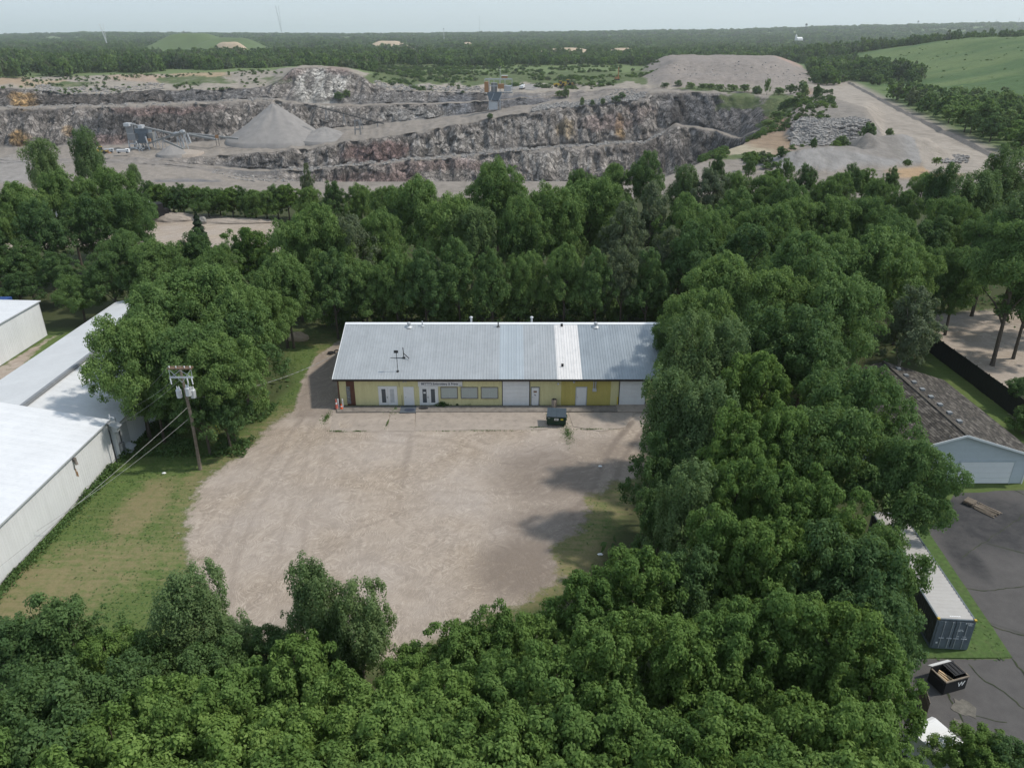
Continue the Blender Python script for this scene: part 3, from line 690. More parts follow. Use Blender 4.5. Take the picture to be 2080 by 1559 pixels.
# ------------------------------------------------------------------ trees
def leaf_quads(P, Nn, size, rr, drop=0.0):
    """one diamond-shaped leaf spray per point"""
    n = len(P)
    Nn = Nn/np.linalg.norm(Nn, axis=1, keepdims=True)
    a = rr.normal(size=(n, 3)); a[:, 2] -= drop
    T = np.cross(Nn, a); T /= np.linalg.norm(T, axis=1, keepdims=True)+1e-9
    B = np.cross(Nn, T)
    s = size*(.6+.8*rr.random(n))[:, None]
    l = s*1.15; w = s*.34
    fold = Nn*s*.12
    V = np.stack([P-T*l*.5, P-B*w+fold, P+T*l*.5, P+B*w+fold], 1).reshape(-1, 3)
    F = np.arange(4*n).reshape(n, 4)
    return V, F
def crown_mesh(name, kind, R, H, seed, nleaf, leaf, npl=70):
    """crown as limbs > lobes > tufts of leaf sprays; z runs from 0 to H"""
    rr = np.random.default_rng(seed)
    P = []; N = []; var = []
    st = dict(M=(22, .27, .9), L=(24, .27, .6), W=(15, .38, .95), D=(16, .32, .85), S=(6, .5, .8), K=(16, .30, .8))[kind]
    nl, lr, asp_ = st
    lobes = [(np.array([0, 0, H*.80]), R*lr*1.15), (np.array([.1*R, .05*R, H*.52]), R*lr*1.5)]
    g = rr.random()*6.28
    for i in range(nl):
        f = (i+.5)/nl; a = g + i*2.4 + rr.normal()*.25
        zz = H*((.20+.62*f**.9) + (0 if i % 3 else .07))
        prof = math.sin(math.pi*min(1, (.18+.80*zz/H)))**.6 if kind != 'W' else (1.05-.62*zz/H)
        r0 = R*((.66 if i % 3 else .36)+.11*rr.normal())*prof
        lobes.append((np.array([math.cos(a)*r0, math.sin(a)*r0, zz]), R*lr*(.75+.5*rr.random())))
    tufts = []
    tot = sum(l[1]**2 for l in lobes)
    nt = max(12, nleaf//npl)
    for c, r in lobes:
        k = max(3, int(nt*r*r/tot))
        d = rr.normal(size=(k, 3)); d[:, 2] = d[:, 2]*.8+.28; d /= np.linalg.norm(d, axis=1, keepdims=True)
        q = c + d*r*np.array([1, 1, asp_])*(.64+.42*rr.random(k))[:, None]
        tr = r*(.26+.22*rr.random(k))
        for j in range(k): tufts.append((q[j], tr[j], d[j]))
    ctr = np.array([0, 0, H*.45])
    tw = sum(t[1]**2 for t in tufts)
    for c, r, d0 in tufts:
        k = max(6, int(nleaf*r*r/tw))
        d = rr.normal(size=(k, 3)); d += d0*.55; d[:, 2] = d[:, 2]+.25; d /= np.linalg.norm(d, axis=1, keepdims=True)
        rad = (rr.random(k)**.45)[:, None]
        sh = np.array([1.12, 1.12, .62]) if kind == 'L' else (np.array([.85, .85, 1.25]) if kind == 'W' else np.array([1, 1, .82]))
        p = c + d*r*rad*sh*1.1
        if kind in 'LW':  # drooping feathery ends
            p[:, 2] -= (np.linalg.norm(p[:, :2]-c[:2], axis=1)/r)**2*r*(.22 if kind == 'L' else .35)
        nn = d*.9 + rr.normal(size=(k, 3))*.38 + np.array([.12, 0, .42])
        P.append(p); N.append(nn); var.append(np.clip(rr.normal(.42, .20, k)+rr.normal()*.12+.75*(rad[:, 0]-.68), 0, 1))  # outer sprays paler as young tips; inner ones darker, tuft shade put into colour
    P = np.concatenate(P); N = np.concatenate(N); var = np.concatenate(var)
    P[:, 2] = np.maximum(P[:, 2], .05)
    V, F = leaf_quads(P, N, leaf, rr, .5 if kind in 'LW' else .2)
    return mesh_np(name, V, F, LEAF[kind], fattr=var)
def conifer_mesh(name, R, H, seed, n, leaf):
    rr = np.random.default_rng(seed)
    h = rr.random(n)**.75; a = rr.random(n)*6.283
    lay = .78+.22*np.cos(h*55+rr.random(n)); r = R*(1-h)**.8*lay*(.35+.65*rr.random(n)**.4)
    P = np.stack([np.cos(a)*r, np.sin(a)*r, h*H - r*.15], -1)
    N = np.stack([np.cos(a), np.sin(a), np.full(n, .9)], -1)+rr.normal(size=(n, 3))*.4
    V, F = leaf_quads(P, N, leaf, rr); return mesh_np(name, V, F, LEAF['C'], fattr=rr.random(n))
def trunk_mesh(name, H, R, seed, mat=BARK, limbs=7):
    rr = random.Random(seed); b = MB()
    lean = (rr.uniform(-.3, .3), rr.uniform(-.3, .3))
    b.tube([(0, 0, -.3), (0, 0, .25), (lean[0]*.4, lean[1]*.4, H*.35), (lean[0], lean[1], H*.62), (lean[0]*1.3, lean[1]*1.3, H*.88)], [.30, .22, .17, .10, .03], 7)
    for i in range(limbs):
        a = i*2.4+rr.random(); z0 = H*(.28+.40*i/limbs); r = R*(.70-.2*i/limbs)
        b.tube([(lean[0]*z0/H, lean[1]*z0/H, z0), (math.cos(a)*r*.45, math.sin(a)*r*.45, z0+H*.13), (math.cos(a)*r, math.sin(a)*r, z0+H*.22)], [.10, .06, .02], 5, cap=False)
    return b.mesh(name, mat)
# crown prototypes: nominal radius, nominal height
PROTO = {}
def protos():
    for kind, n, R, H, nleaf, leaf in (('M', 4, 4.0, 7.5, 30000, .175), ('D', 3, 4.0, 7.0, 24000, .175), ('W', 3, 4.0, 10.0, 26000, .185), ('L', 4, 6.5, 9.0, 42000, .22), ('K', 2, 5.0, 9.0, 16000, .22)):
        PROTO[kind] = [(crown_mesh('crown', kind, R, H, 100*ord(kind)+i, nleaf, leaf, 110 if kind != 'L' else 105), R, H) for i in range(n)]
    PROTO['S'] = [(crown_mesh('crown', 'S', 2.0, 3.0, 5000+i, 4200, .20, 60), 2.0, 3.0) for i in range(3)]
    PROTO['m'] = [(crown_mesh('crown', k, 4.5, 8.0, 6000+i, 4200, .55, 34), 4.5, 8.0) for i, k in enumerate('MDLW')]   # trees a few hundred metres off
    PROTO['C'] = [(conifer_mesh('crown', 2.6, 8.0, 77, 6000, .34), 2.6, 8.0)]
protos()
TRK = [trunk_mesh('trunk', 8.0, 4.0, i) for i in range(4)]
TRKP = [trunk_mesh('trunk', 8.0, 4.0, 40+i, BARKP) for i in range(2)]
TREES = []
def tree(kind, x, y, h, r, z=0.0, name='tree', base=.22, rr=random):
    root = empty(name, (x, y, z), rr.random()*6.28)
    me, R, H = rr.choice(PROTO[kind])
    low = kind in 'SC'
    b0 = h*(0.02 if low else base); s = r/R
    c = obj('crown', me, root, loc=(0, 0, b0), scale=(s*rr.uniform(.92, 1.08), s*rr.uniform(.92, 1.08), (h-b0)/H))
    t = obj('trunk', rr.choice(TRKP if (kind in 'WK' and rr.random() < .5) else TRK), root, scale=(r/4*.85, r/4*.85, h/8.0))
    if rr.random() < .5 and not low: c.rotation_euler = (0, 0, rr.random()*6)
    TREES.append(root); return root
LOOK = {'M': 'bright green bushy tree', 'D': 'dark green leafy tree', 'W': 'grey-green upright tree', 'L': 'feathery mid-green spreading tree', 'K': 'thin brownish-green tree', 'S': 'small green shrub', 'C': 'dark cedar tree', 'm': 'dense green tree'}
ORD = ['zeroth', 'first', 'second', 'third', 'fourth', 'fifth', 'sixth', 'seventh', 'eighth', 'ninth', 'tenth', 'eleventh', 'twelfth', 'thirteenth', 'fourteenth', 'fifteenth', 'sixteenth', 'seventeenth', 'eighteenth', 'nineteenth', 'twentieth']
def ordw(i):
    if i <= 20: return ORD[i]
    tens = {20: 'twenty', 30: 'thirty', 40: 'forty', 50: 'fifty'}[i//10*10]
    return tens+'-'+ORD[i % 10] if i % 10 else {30: 'thirtieth', 40: 'fortieth', 50: 'fiftieth'}[i]
def tree_row(where, group, items, kind=None, jit=0.0, zf=None, noun=None, base=.22):
    """items: (px, py of the crown's top, height, radius[, kind]); told apart by their order from the left"""
    R = random.Random(len(where)*7+len(items))
    its = sorted(items, key=lambda q: q[0])
    for i, it in enumerate(its):
        px, py, h, r = it[:4]; k = it[4] if len(it) > 4 else kind
        gz = 0.0 if zf is None else zf(it)
        x, y, _ = PW(px, py, gz+h*.95)
        nm = 'shrub' if k == 'S' else ('cedar_tree' if k == 'C' else 'tree')
        t = tree(k, x, y, h, r, gz, nm, base=base, rr=R)
        pos = 'leftmost' if i == 0 else ('rightmost' if i == len(its)-1 and i > 0 else ordw(i+1)+' from left')
        if len(its) == 1: meta(t, '%s %s' % (LOOK[k], where), 'tree' if k != 'S' else 'shrub')
        else: meta(t, '%s, %s %s' % (LOOK[k], pos, where), 'tree' if k != 'S' else 'shrub', group)
# belt along the bottom of the picture
tree_row('at the lot-side edge of the front belt', 'trees along the front edge of the lot', [
 (20, 1275, 7, 3.2, 'D'), (118, 1238, 8, 3.4, 'D'), (210, 1300, 7, 2.6, 'M'), (375, 1175, 9.5, 2.9, 'W'), (462, 1275, 6, 2.0, 'W'), (540, 1290, 6, 2.2, 'D'),
 (632, 1160, 10.5, 2.2, 'W'), (722, 1195, 10, 2.3, 'W'), (672, 1275, 7, 2.2, 'D'), (410, 1330, 7, 2.6, 'D'), (300, 1310, 6.5, 2.4, 'D'), (835, 1335, 7, 2.6, 'M'), (930, 1285, 8, 2.7, 'M'), (1010, 1262, 8, 2.8, 'M'), (1095, 1270, 8, 2.8, 'M'), (1200, 1180, 10, 3.2, 'M'), (1305, 1132, 11, 3.4, 'M')])
tree_row('in the second row of the front belt', 'second row of the front belt', [
 (40, 1400, 8, 3.4, 'D'), (150, 1390, 9, 3.2, 'D'), (255, 1360, 8, 2.8, 'D'), (350, 1400, 9, 3.4, 'M'), (470, 1375, 9, 3.0, 'M'), (595, 1318, 10, 3.0, 'M'), (700, 1400, 9, 3.2, 'M'), (795, 1395, 9, 3.2, 'M'),
 (900, 1375, 9.5, 3.2, 'M'), (1020, 1352, 9.5, 3.2, 'M'), (1130, 1340, 10, 3.2, 'M'), (1245, 1275, 11, 3.4, 'M'), (1385, 1285, 11, 3.4, 'M'), (1500, 1250, 11, 3.4, 'M'), (1610, 1215, 11, 3.6, 'M'), (1725, 1240, 11, 3.4, 'M'), (1790, 1300, 10.5, 3.0, 'M')])
tree_row('in the third row of the front belt', 'third row of the front belt', [(-60+px*1.0, 1470+((i*37) % 50)-30, 10+((i*3) % 3)*.6, 3.1+.3*((i*5) % 3), 'M' if px > 200 else 'D') for i, px in enumerate(range(40, 1980, 118)) if px-60 < 1850])
tree_row('in the fourth row of the front belt', 'fourth row of the front belt', [(-30+px, 1580+((i*53) % 60)-30, 10.5+((i*2) % 3)*.6, 3.1+.3*((i*7) % 3), 'M') for i, px in enumerate(range(-40, 1980, 128)) if px < 1880])
0 and tree_row('in the bottommost row of the picture', 'bottommost row of trees', [(px, 1730+((i*31) % 50), 10.5, 3.4, 'M') for i, px in enumerate(range(-120, 2200, 150))])
tree_row('in the bottom right corner over the asphalt', 'shrubby trees in the bottom right corner', [(2010, 1505, 5, 2.2, 'M'), (2065, 1525, 5, 2.2, 'D'), (1860, 1560, 6, 2.0, 'M')])
# big mass to the right of the lot
tree_row('of the tall row between building and house', 'trees right of the lot', [
 (1412, 650, 16, 3.8, 'W'), (1480, 665, 15, 3.4, 'W'), (1378, 770, 14, 3.2, 'W'), (1545, 720, 14, 3.8, 'M'), (1350, 895, 10, 2.6, 'D'), (1440, 790, 14, 3.2, 'W'), (1505, 850, 13, 3.4, 'M'), (1600, 830, 13, 3.6, 'M')])
tree_row('of the middle row beside the lot', 'middle row right of the lot', [
 (1405, 960, 12, 3.0, 'W'), (1345, 1000, 8, 2.2, 'D'), (1500, 945, 12, 3.2, 'M'), (1590, 965, 12, 3.4, 'M'), (1680, 985, 12, 3.3, 'M'), (1480, 1050, 12, 3.2, 'M'), (1580, 1075, 12, 3.4, 'M'), (1695, 1090, 12, 3.4, 'D'), (1410, 1130, 10, 3.0, 'D'), (1780, 1150, 11, 3.4, 'D'), (1800, 1080, 11.5, 3.2, 'L'), (1785, 1225, 10, 3.0, 'D')])
tree_row('of the broad crowns before the house', 'broad crowns before the house', [(1755, 742, 14, 5.0, 'L'), (1872, 905, 11, 3.9, 'L'), (1690, 830, 13, 4.6, 'L')])
tree_row('of the broad crowns right of the building', 'broad crowns right of the building', [
 (1425, 590, 14, 4.6, 'L'), (1480, 520, 15.5, 5.6, 'L'), (1580, 545, 15, 5.4, 'L'), (1640, 480, 17, 6.0, 'L'), (1720, 560, 15, 5.4, 'L'), (1790, 470, 17, 6.2, 'L'), (1860, 590, 13, 4.6, 'K'), (1560, 640, 14, 4.4, 'D'), (1650, 650, 14, 4.6, 'D'), (1375, 650, 9, 3.0, 'D')])
# row behind the yellow building
tree_row('of the tall row behind the yellow building', 'tall trees behind the yellow building', [
 (640, 420, 17, 5.0, 'L'), (590, 450, 15, 4.4, 'L'), (705, 440, 15, 4.4, 'K'), (770, 425, 15, 4.4, 'L'), (850, 362, 18, 5.6, 'L'), (920, 395, 17, 5.2, 'L'), (955, 430, 15, 4.2, 'W'), (1010, 330, 19, 5.8, 'L'), (1060, 400, 17, 4.8, 'L'),
 (1130, 380, 18, 5.4, 'L'), (1200, 365, 18.5, 6.0, 'L'), (1275, 420, 16, 4.8, 'K'), (1330, 380, 18, 4.8, 'K'), (1395, 400, 17, 5.0, 'L'), (1450, 430, 16, 4.8, 'L')])
tree_row('of the lower trees just behind the yellow building', 'lower trees behind the yellow building', [
 (670, 520, 12, 3.8, 'D'), (735, 530, 11, 3.4, 'L'), (800, 515, 12, 3.6, 'L'), (860, 520, 12, 3.4, 'D'), (930, 500, 13, 3.8, 'D'), (1000, 520, 12, 3.2, 'D'), (1070, 510, 12, 3.4, 'L'), (1150, 500, 13, 3.6, 'L'), (1215, 520, 12, 3.4, 'D'), (1270, 505, 13, 3.6, 'K'), (1320, 520, 12, 3.6, 'D')])
tree_row('of the bushes along the rear of the yellow building', 'bushes along the rear of the building', [(px, 592+((i*17) % 26)-10, 4.2+((i*7) % 4)*.35, 2.6, 'S') for i, px in enumerate(range(640, 1340, 46))])
tree_row('in the far treeline right of the quarry pit', 'far treeline before the quarry', [
 (1250, 330, 13, 4.6, 'L'), (1315, 320, 14, 4.8, 'D'), (1180, 345, 11, 4.2, 'L'), (1395, 340, 13, 4.4, 'W'), (1445, 345, 13, 4.6, 'K'), (1500, 350, 12, 4.6, 'L'), (1560, 355, 12, 4.4, 'L'), (1610, 370, 12, 4.6, 'L'), (1680, 365, 12, 4.2, 'L'), (1735, 340, 9, 3.2, 'D'), (1790, 365, 11, 4.2, 'L'), (1640, 340, 9, 3.4, 'D'), (1460, 320, 9, 2.6, 'D'), (1850, 385, 10, 3.6, 'L'), (1815, 345, 8, 2.6, 'D'), (1525, 320, 6, 2.2, 'S'), (1600, 330, 6, 2.2, 'S'), (1880, 350, 8, 3.6, 'L'), (1710, 350, 9, 3.8, 'L'), (1760, 345, 8, 3.4, 'M'), (1575, 345, 10, 4.0, 'M')], base=.04)
tree_row('in the dense wood right of the building', 'dense wood right of the building', [
 (1500, 400, 16, 5.2, 'D'), (1560, 420, 16, 5.2, 'L'), (1620, 400, 16, 5.4, 'L'), (1700, 400, 16, 5.4, 'L'), (1770, 400, 16, 5.6, 'L'), (1830, 440, 15, 5.2, 'L'), (1410, 470, 15, 4.8, 'D'), (1530, 470, 15, 4.8, 'D'), (1700, 470, 15, 4.8, 'L'), (1860, 500, 14, 4.6, 'L'), (1360, 470, 14, 4.2, 'K')])
tree_row('of the trees at the upper right edge', 'trees at the upper right edge', [
 (1950, 400, 16, 5.0, 'L'), (1925, 345, 15, 4.4, 'D'), (1990, 360, 18, 5.2, 'W'), (2050, 310, 20, 5.6, 'W'), (2030, 430, 16, 5.4, 'L'), (1905, 450, 13, 4.4, 'D'), (2100, 400, 18, 5.6, 'W'), (2160, 350, 18, 5.6, 'W'), (1965, 500, 13, 4.2, 'L'), (2120, 520, 14, 4.6, 'D'), (2200, 460, 16, 5.4, 'D'), (1900, 560, 9, 3.0, 'D')])
x, y, _ = PW(2015, 742)
t = tree('L', x, y, 19, 5.6, 0, base=.42); meta(t, 'tall tree with bare dark trunk standing on the dirt yard behind the fence', 'tree')
tree_row('at the right picture edge by the fence end', 'shrubs by the fence end', [(2085, 770, 4, 2.0, 'D'), (2120, 815, 4, 2.2, 'D'), (2092, 830, 3, 1.6, 'S')])
# upper left
tree_row('of the tall clump at the upper left', 'tall clump at the upper left', [
 (165, 268, 20, 4.4, 'W'), (75, 292, 18.5, 4.6, 'W'), (210, 340, 17, 5.0, 'L'), (120, 350, 17, 5.2, 'L'), (30, 375, 16, 5.4, 'L'), (250, 385, 15, 4.8, 'L'), (-40, 370, 17, 5.4, 'L'), (170, 410, 14, 4.6, 'D'), (70, 420, 14, 4.8, 'D'), (-90, 400, 16, 5, 'L')])
tree_row('of the low green row beyond the dirt road', 'low green row beyond the dirt road', [
 (300, 372, 7, 3.2, 'D'), (345, 380, 6.5, 3.0, 'L'), (390, 378, 6.5, 3.2, 'M'), (440, 382, 6.5, 3.2, 'L'), (490, 384, 6.5, 3.0, 'D'), (535, 385, 7, 3.2, 'L'), (580, 375, 8, 3.4, 'M'), (625, 378, 8, 3.4, 'L'), (675, 375, 9, 3.6, 'D'), (730, 375, 9, 3.6, 'L'), (780, 378, 10, 3.8, 'L'), (268, 335, 7, 2.2, 'W'), (622, 335, 10, 2.0, 'K'), (270, 385, 8, 3.8, 'D'), (815, 385, 10, 3.8, 'D'), (320, 376, 7, 3.4, 'M'), (365, 379, 7, 3.4, 'D'), (415, 380, 7, 3.6, 'L'), (465, 382, 7, 3.4, 'M'), (512, 384, 7, 3.4, 'L'), (558, 382, 7, 3.4, 'D')], base=.0)
tree_row('beside the dirt road among broadleaf trees', '', [(398, 436, 8.5, 2.6, 'C')])
tree_row('of the trees between warehouse and dirt road', 'trees between warehouse and dirt road', [
 (250, 470, 12, 4.6, 'L'), (310, 490, 12, 4.8, 'L'), (390, 480, 11, 4.0, 'D'), (500, 468, 13, 4.8, 'M'), (560, 520, 13, 4.6, 'L'), (440, 500, 12, 4.2, 'L'), (575, 535, 12, 3.8, 'L'), (150, 560, 7.5, 3.4, 'L'), (215, 520, 10, 3.6, 'D'), (545, 590, 10, 3.4, 'L')])
tree_row('of the broad crowns over the white warehouse', 'broad crowns over the white warehouse', [
 (395, 545, 15, 6.0, 'L'), (300, 585, 14, 5.6, 'L'), (465, 590, 13.5, 4.8, 'L'), (250, 650, 13.5, 4.6, 'L'), (375, 660, 12.5, 5.2, 'L'), (440, 690, 12, 4.6, 'L'), (478, 650, 11, 4.0, 'D'), (300, 740, 9, 3.2, 'L'), (400, 780, 8, 3.2, 'D'), (445, 775, 8, 2.8, 'D')])
tree_row('in the dark hollow at the left edge', 'dark thicket at the left edge', [(-30, 470, 11, 4.6, 'D'), (40, 500, 9, 4.2, 'D'), (110, 520, 8, 3.8, 'D'), (-60, 560, 8, 4, 'D'), (30, 560, 6, 3.2, 'D')])
x, y, _ = PW(458, 880, 1.8); meta(tree('S', x, y, 1.8, 1.2, 0, 'shrub'), 'small bright shrub by the yellow guy-wire markers', 'shrub')

# quarry rim and floor shrubs
QT = [(1556, 8, .5, 13, 2.8, 'm'), (1350, 11, .0, 5, 4, 'm'), (1375, 11, .05, 5, 4, 'm'), (1400, 11, .02, 6, 4, 'm'), (1460, 9, .5, 6, 5, 'm'), (1485, 9, .5, 6, 5, 'm'), (1510, 8, .5, 7, 5, 'm'), (1535, 8, .5, 7, 5, 'm'), (1580, 8, .5, 7, 5, 'm'), (1605, 8, .5, 7, 5, 'm'), (1628, 8, .5, 8, 5, 'm'), (1440, 9, .5, 6, 5, 'm'), (1425, 11, .02, 6, 4, 'm'),
      (1590, 2, .1, 6, 4, 'm'), (1575, 2, .1, 6, 4, 'm'), (1610, 1, .5, 6, 4, 'm'), (1622, 1, .8, 6, 4, 'm'), (1600, 1, .9, 6, 4, 'm'), (1560, 1, .9, 4, 3.5, 'm'), (1631, 1, .6, 9, 3.2, 'm'),
      (1182, 6, .97, 7, 2, 'm'), (1202, 6, .98, 5, 2.4, 'm'), (1222, 6, .98, 5, 2.4, 'm'), (1250, 6, .98, 5, 4, 'm'), (1262, 7, .2, 5, 4, 'm'), (1135, 8, .6, 6, 4, 'm'), (1148, 8, .5, 7, 3.4, 'm'), (996, 6, .98, 4, 3, 'm'), (690, 10, .1, 7, 5, 'm'), (705, 10, .2, 6, 4, 'm')]
qs = sorted(QT, key=lambda q: q[0]); RQ = random.Random(3)
for i, (px, sg, tt, h, r, k) in enumerate(qs):
    p = surf_at(px, sg, tt); t = tree(k, p[0], p[1], h, r, p[2]-.5, 'quarry_bush', base=.02, rr=RQ)
    meta(t, 'green bush, %s from left among those on the quarry rims and ledges' % ordw(i+1), 'bush', 'bushes growing on the quarry rims')
# bushes near the haul road
tree_row('of the bushes between rubble bank and haul road', 'bushes beside the haul road', [(1768, 252, 6.5, 3.4, 'm'), (1808, 262, 3.2, 2.0, 'm'), (1712, 278, 4, 2.6, 'm'), (1700, 286, 3.2, 2.2, 'm'), (1655, 282, 4, 1.6, 'm'), (1590, 300, 4, 1.6, 'm'), (1690, 197, 5, 2.4, 'm'), (1662, 175, 9, 3.2, 'm'), (1530, 308, 4, 2.4, 'm'), (1905, 320, 2.4, 1.6, 'm'), (1845, 325, 2, 1.6, 'm')], zf=lambda it: 2.0, base=.02)
# dark wood right of the haul road
its = []; RW = random.Random(11)
for q in range(1600):
    Yq = RW.uniform(262, 520); xq = float(road_x(Yq)) + 9 + RW.uniform(0, 150)
    if xq > Yq*.76+20: continue
    if (xq-float(road_x(Yq))) > 16+ (520-Yq)*.62: continue
    if any((xq-a)**2+(Yq-b)**2 < 58 for a, b in its): continue
    its.append((xq, Yq))
its.sort(key=lambda q: q[1]); WOOD_FAR = its[72:]; its = its[:72]; its.sort(key=lambda q: q[0]/q[1])
def ordw2(n): return ordw(n) if n <= 59 else {6: 'sixty', 7: 'seventy'}[n//10]+('-'+ORD[n % 10] if n % 10 else '') if n % 10 else {6: 'sixtieth', 7: 'seventieth'}[n//10]
for i, (a, b) in enumerate(its):
    t = tree('m', a, b, RW.uniform(9, 14), RW.uniform(5.0, 6.8), float(hill(a, b)), 'tree', base=.0, rr=RW)
    meta(t, 'dark green tree, %s from left in the dense wood right of the haul road' % ordw2(i+1), 'tree', 'dense wood right of the haul road')
foot = sorted([(q, float(road_x(q))+RW.uniform(8, 40)) for q in [RW.uniform(540, 960) for _ in range(20)]], key=lambda q: q[1]/q[0])
for i, (a_, xq) in enumerate(foot):
    t = tree('m', xq, a_, RW.uniform(7, 12), RW.uniform(3, 4.5), float(hill(xq, a_)), 'tree', base=.05, rr=RW)
    meta(t, 'slim green tree, %s from left along the foot of the grassy hill' % ordw(i+1), 'tree', 'trees at the foot of the grassy hill')

# ---- stuff: instances scattered by geometry nodes
def scatter(name, P, S, protos_, kind='stuff', seed=0):
    P = np.asarray(P, np.float32)
    me = bpy.data.meshes.new(name); me.vertices.add(len(P)); me.vertices.foreach_set('co', P.ravel())
    rr = np.random.default_rng(seed)
    def at(n, ty, arr):
        a = me.attributes.new(n, ty, 'POINT'); a.data.foreach_set('vector' if ty == 'FLOAT_VECTOR' else 'value', np.asarray(arr).ravel())
    at('sc', 'FLOAT_VECTOR', np.asarray(S, np.float32)); at('rz', 'FLOAT_VECTOR', np.stack([np.zeros(len(P)), np.zeros(len(P)), rr.random(len(P))*6.283], -1).astype(np.float32))
    at('pick', 'INT', rr.integers(0, len(protos_), len(P)).astype(np.int32))
    c = bpy.data.collections.new(name+'_shapes')
    for i, m in enumerate(protos_): c.objects.link(bpy.data.objects.new('shape_%d' % i, m))
    o = obj(name, me); ng = bpy.data.node_groups.new(name, 'GeometryNodeTree')
    ng.interface.new_socket('Geometry', in_out='INPUT', socket_type='NodeSocketGeometry'); ng.interface.new_socket('Geometry', in_out='OUTPUT', socket_type='NodeSocketGeometry')
    N = ng.nodes.new; Lk = ng.links.new
    gi, go, ip, ci = N('NodeGroupInput'), N('NodeGroupOutput'), N('GeometryNodeInstanceOnPoints'), N('GeometryNodeCollectionInfo')
    ci.inputs['Collection'].default_value = c; ci.inputs['Separate Children'].default_value = True; ci.inputs['Reset Children'].default_value = True
    ip.inputs['Pick Instance'].default_value = True
    def na(n, ty): q = N('GeometryNodeInputNamedAttribute'); q.data_type = ty; q.inputs['Name'].default_value = n; return q.outputs['Attribute']
    Lk(gi.outputs[0], ip.inputs['Points']); Lk(ci.outputs[0], ip.inputs['Instance']); Lk(na('pick', 'INT'), ip.inputs['Instance Index'])
    Lk(na('sc', 'FLOAT_VECTOR'), ip.inputs['Scale']); Lk(na('rz', 'FLOAT_VECTOR'), ip.inputs['Rotation']); Lk(ip.outputs[0], go.inputs[0])
    md = o.modifiers.new('scatter', 'NODES'); md.node_group = ng
    return meta(o, kind='stuff')
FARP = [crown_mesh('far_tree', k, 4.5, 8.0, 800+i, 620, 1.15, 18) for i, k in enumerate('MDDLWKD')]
rf = np.random.default_rng(5)
def forest_ok(x, y):
    zc = y*CS+CAM_H*SN; px = 1040+F_PX*x/zc
    zmin = np.interp(px, [-300, 0, 250, 400, 590, 600, 760, 770, 1310, 1640, 1652, 1700], [748, 748, 790, 830, 900, 760, 760, 985, 1010, 1055, 640, 640])
    zmin = zmin*(1+.06*vnoise(px/35, zc*0+1, s=8))
    ok = zc > zmin
    ok &= hill(x, y) < 2.5 + 30*(y > 1150)
    ok &= ~((px > 280) & (px < 640) & (zc > 1500) & (zc < 2000))
    ok &= ~((px > 1040) & (px < 1310) & (zc > 1360) & (zc < 1520))
    ok &= ~((px > 690) & (px < 980) & (zc > 1980) & (zc < 2180))
    ok &= ~((vnoise(x/300, y/170, s=61) > .42) & (zc > 1250))
    return ok
Ps = [np.array([(a, b, float(hill(a, b))-.5) for a, b in WOOD_FAR])]; Ss = [np.array([(1.25, 1.25, 1.35)]*len(WOOD_FAR))]
for (z0, z1, n, s0, s1) in ((620, 1100, 9000, .9, 1.5), (1100, 1900, 15000, 1.0, 1.7), (1900, 3400, 16000, 1.6, 2.6), (3400, 6400, 14000, 3.0, 4.6)):
    zc = np.sqrt(rf.random(n)*(z1**2-z0**2)+z0**2); px = rf.uniform(-180, 2260, n)
    x = (px-1040)/F_PX*zc; y = (zc-CAM_H*SN)/CS
    m = forest_ok(x, y); x, y, zc = x[m], y[m], zc[m]
    gz = farground(x, y)
    s = rf.uniform(s0, s1, len(x)); cl2 = 1+.35*vnoise(x/70, y/70, s=44)
    Ps.append(np.stack([x, y, gz-1.0], -1)); Ss.append(np.stack([s, s, (1.15+.5*rf.random(len(x)))*cl2*np.minimum(s, 1.5)/1.1], -1))
scatter('distant_forest', np.concatenate(Ps), np.concatenate(Ss), FARP, seed=1)
# low scrub on the plateau and ledges
px = rf.uniform(740, 1340, 2600); zc = rf.uniform(640, 985, 2600)
x = (px-1040)/F_PX*zc; y = (zc-CAM_H*SN)/CS
m = vnoise(x/25, y/25, s=9)+.35*sst(680, 800, zc)+.3*(1-sst(1000,1100,px))*sst(700,760,zc) > .12+.5*rf.random(len(x)); x, y, zc, px = x[m], y[m], zc[m], px[m]
r0 = sum(subs[:11])
def terr_lookup(px, zc):
    zcg = Y*CS+(CAM_H-Z)*SN; out = []
    for a, b in zip(px, zc):
        c = int(np.searchsorted(cols, a)); col = zcg[:, c]; r = r0-1+int(np.argmin(np.abs(col[r0-1:r0+40]-b))); out.append((X[r, c], Y[r, c], Z[r, c]))
    return np.array(out)
P = terr_lookup(px, zc); P[:, 0] += rf.normal(size=len(P))*3; P[:, 1] += rf.normal(size=len(P))*4
s = rf.uniform(.25, .75, len(P))
pb = rf.uniform(1420, 1690, 900); bb_ = rf.random(900)
PB = []
for a, q in zip(pb, bb_):
    sg = 0 if rf.random() < .6 else 1; c_ = int(np.searchsorted(cols, a)); r_ = int((sum(subs[:sg])) + q*subs[sg])
    if sg == 0: r_ = int(subs[0]*(.35+.65*q))
    PY_ = PYg[r_, c_]
    if vnoise(X[r_, c_]/14, Y[r_, c_]/14, s=19) > .05 or (a > 1540 and 205 < PY_ < 262 and rf.random() < .7): PB.append((X[r_, c_], Y[r_, c_], Z[r_, c_]-.3))
for q in range(700):
    a = rf.uniform(0, 570); c_ = int(np.searchsorted(cols, a)); r_ = sum(subs[:11])+int(rf.random()*subs[11])
    if vnoise(a/30, PYg[r_, c_]/6, s=23)+.25*(PYg[r_, c_] < 158) > .1: PB.append((X[r_, c_]+rf.normal()*3, Y[r_, c_]+rf.normal()*5, Z[r_, c_]-.3))
PB = np.array(PB); sb = rf.uniform(.14, .46, len(PB))
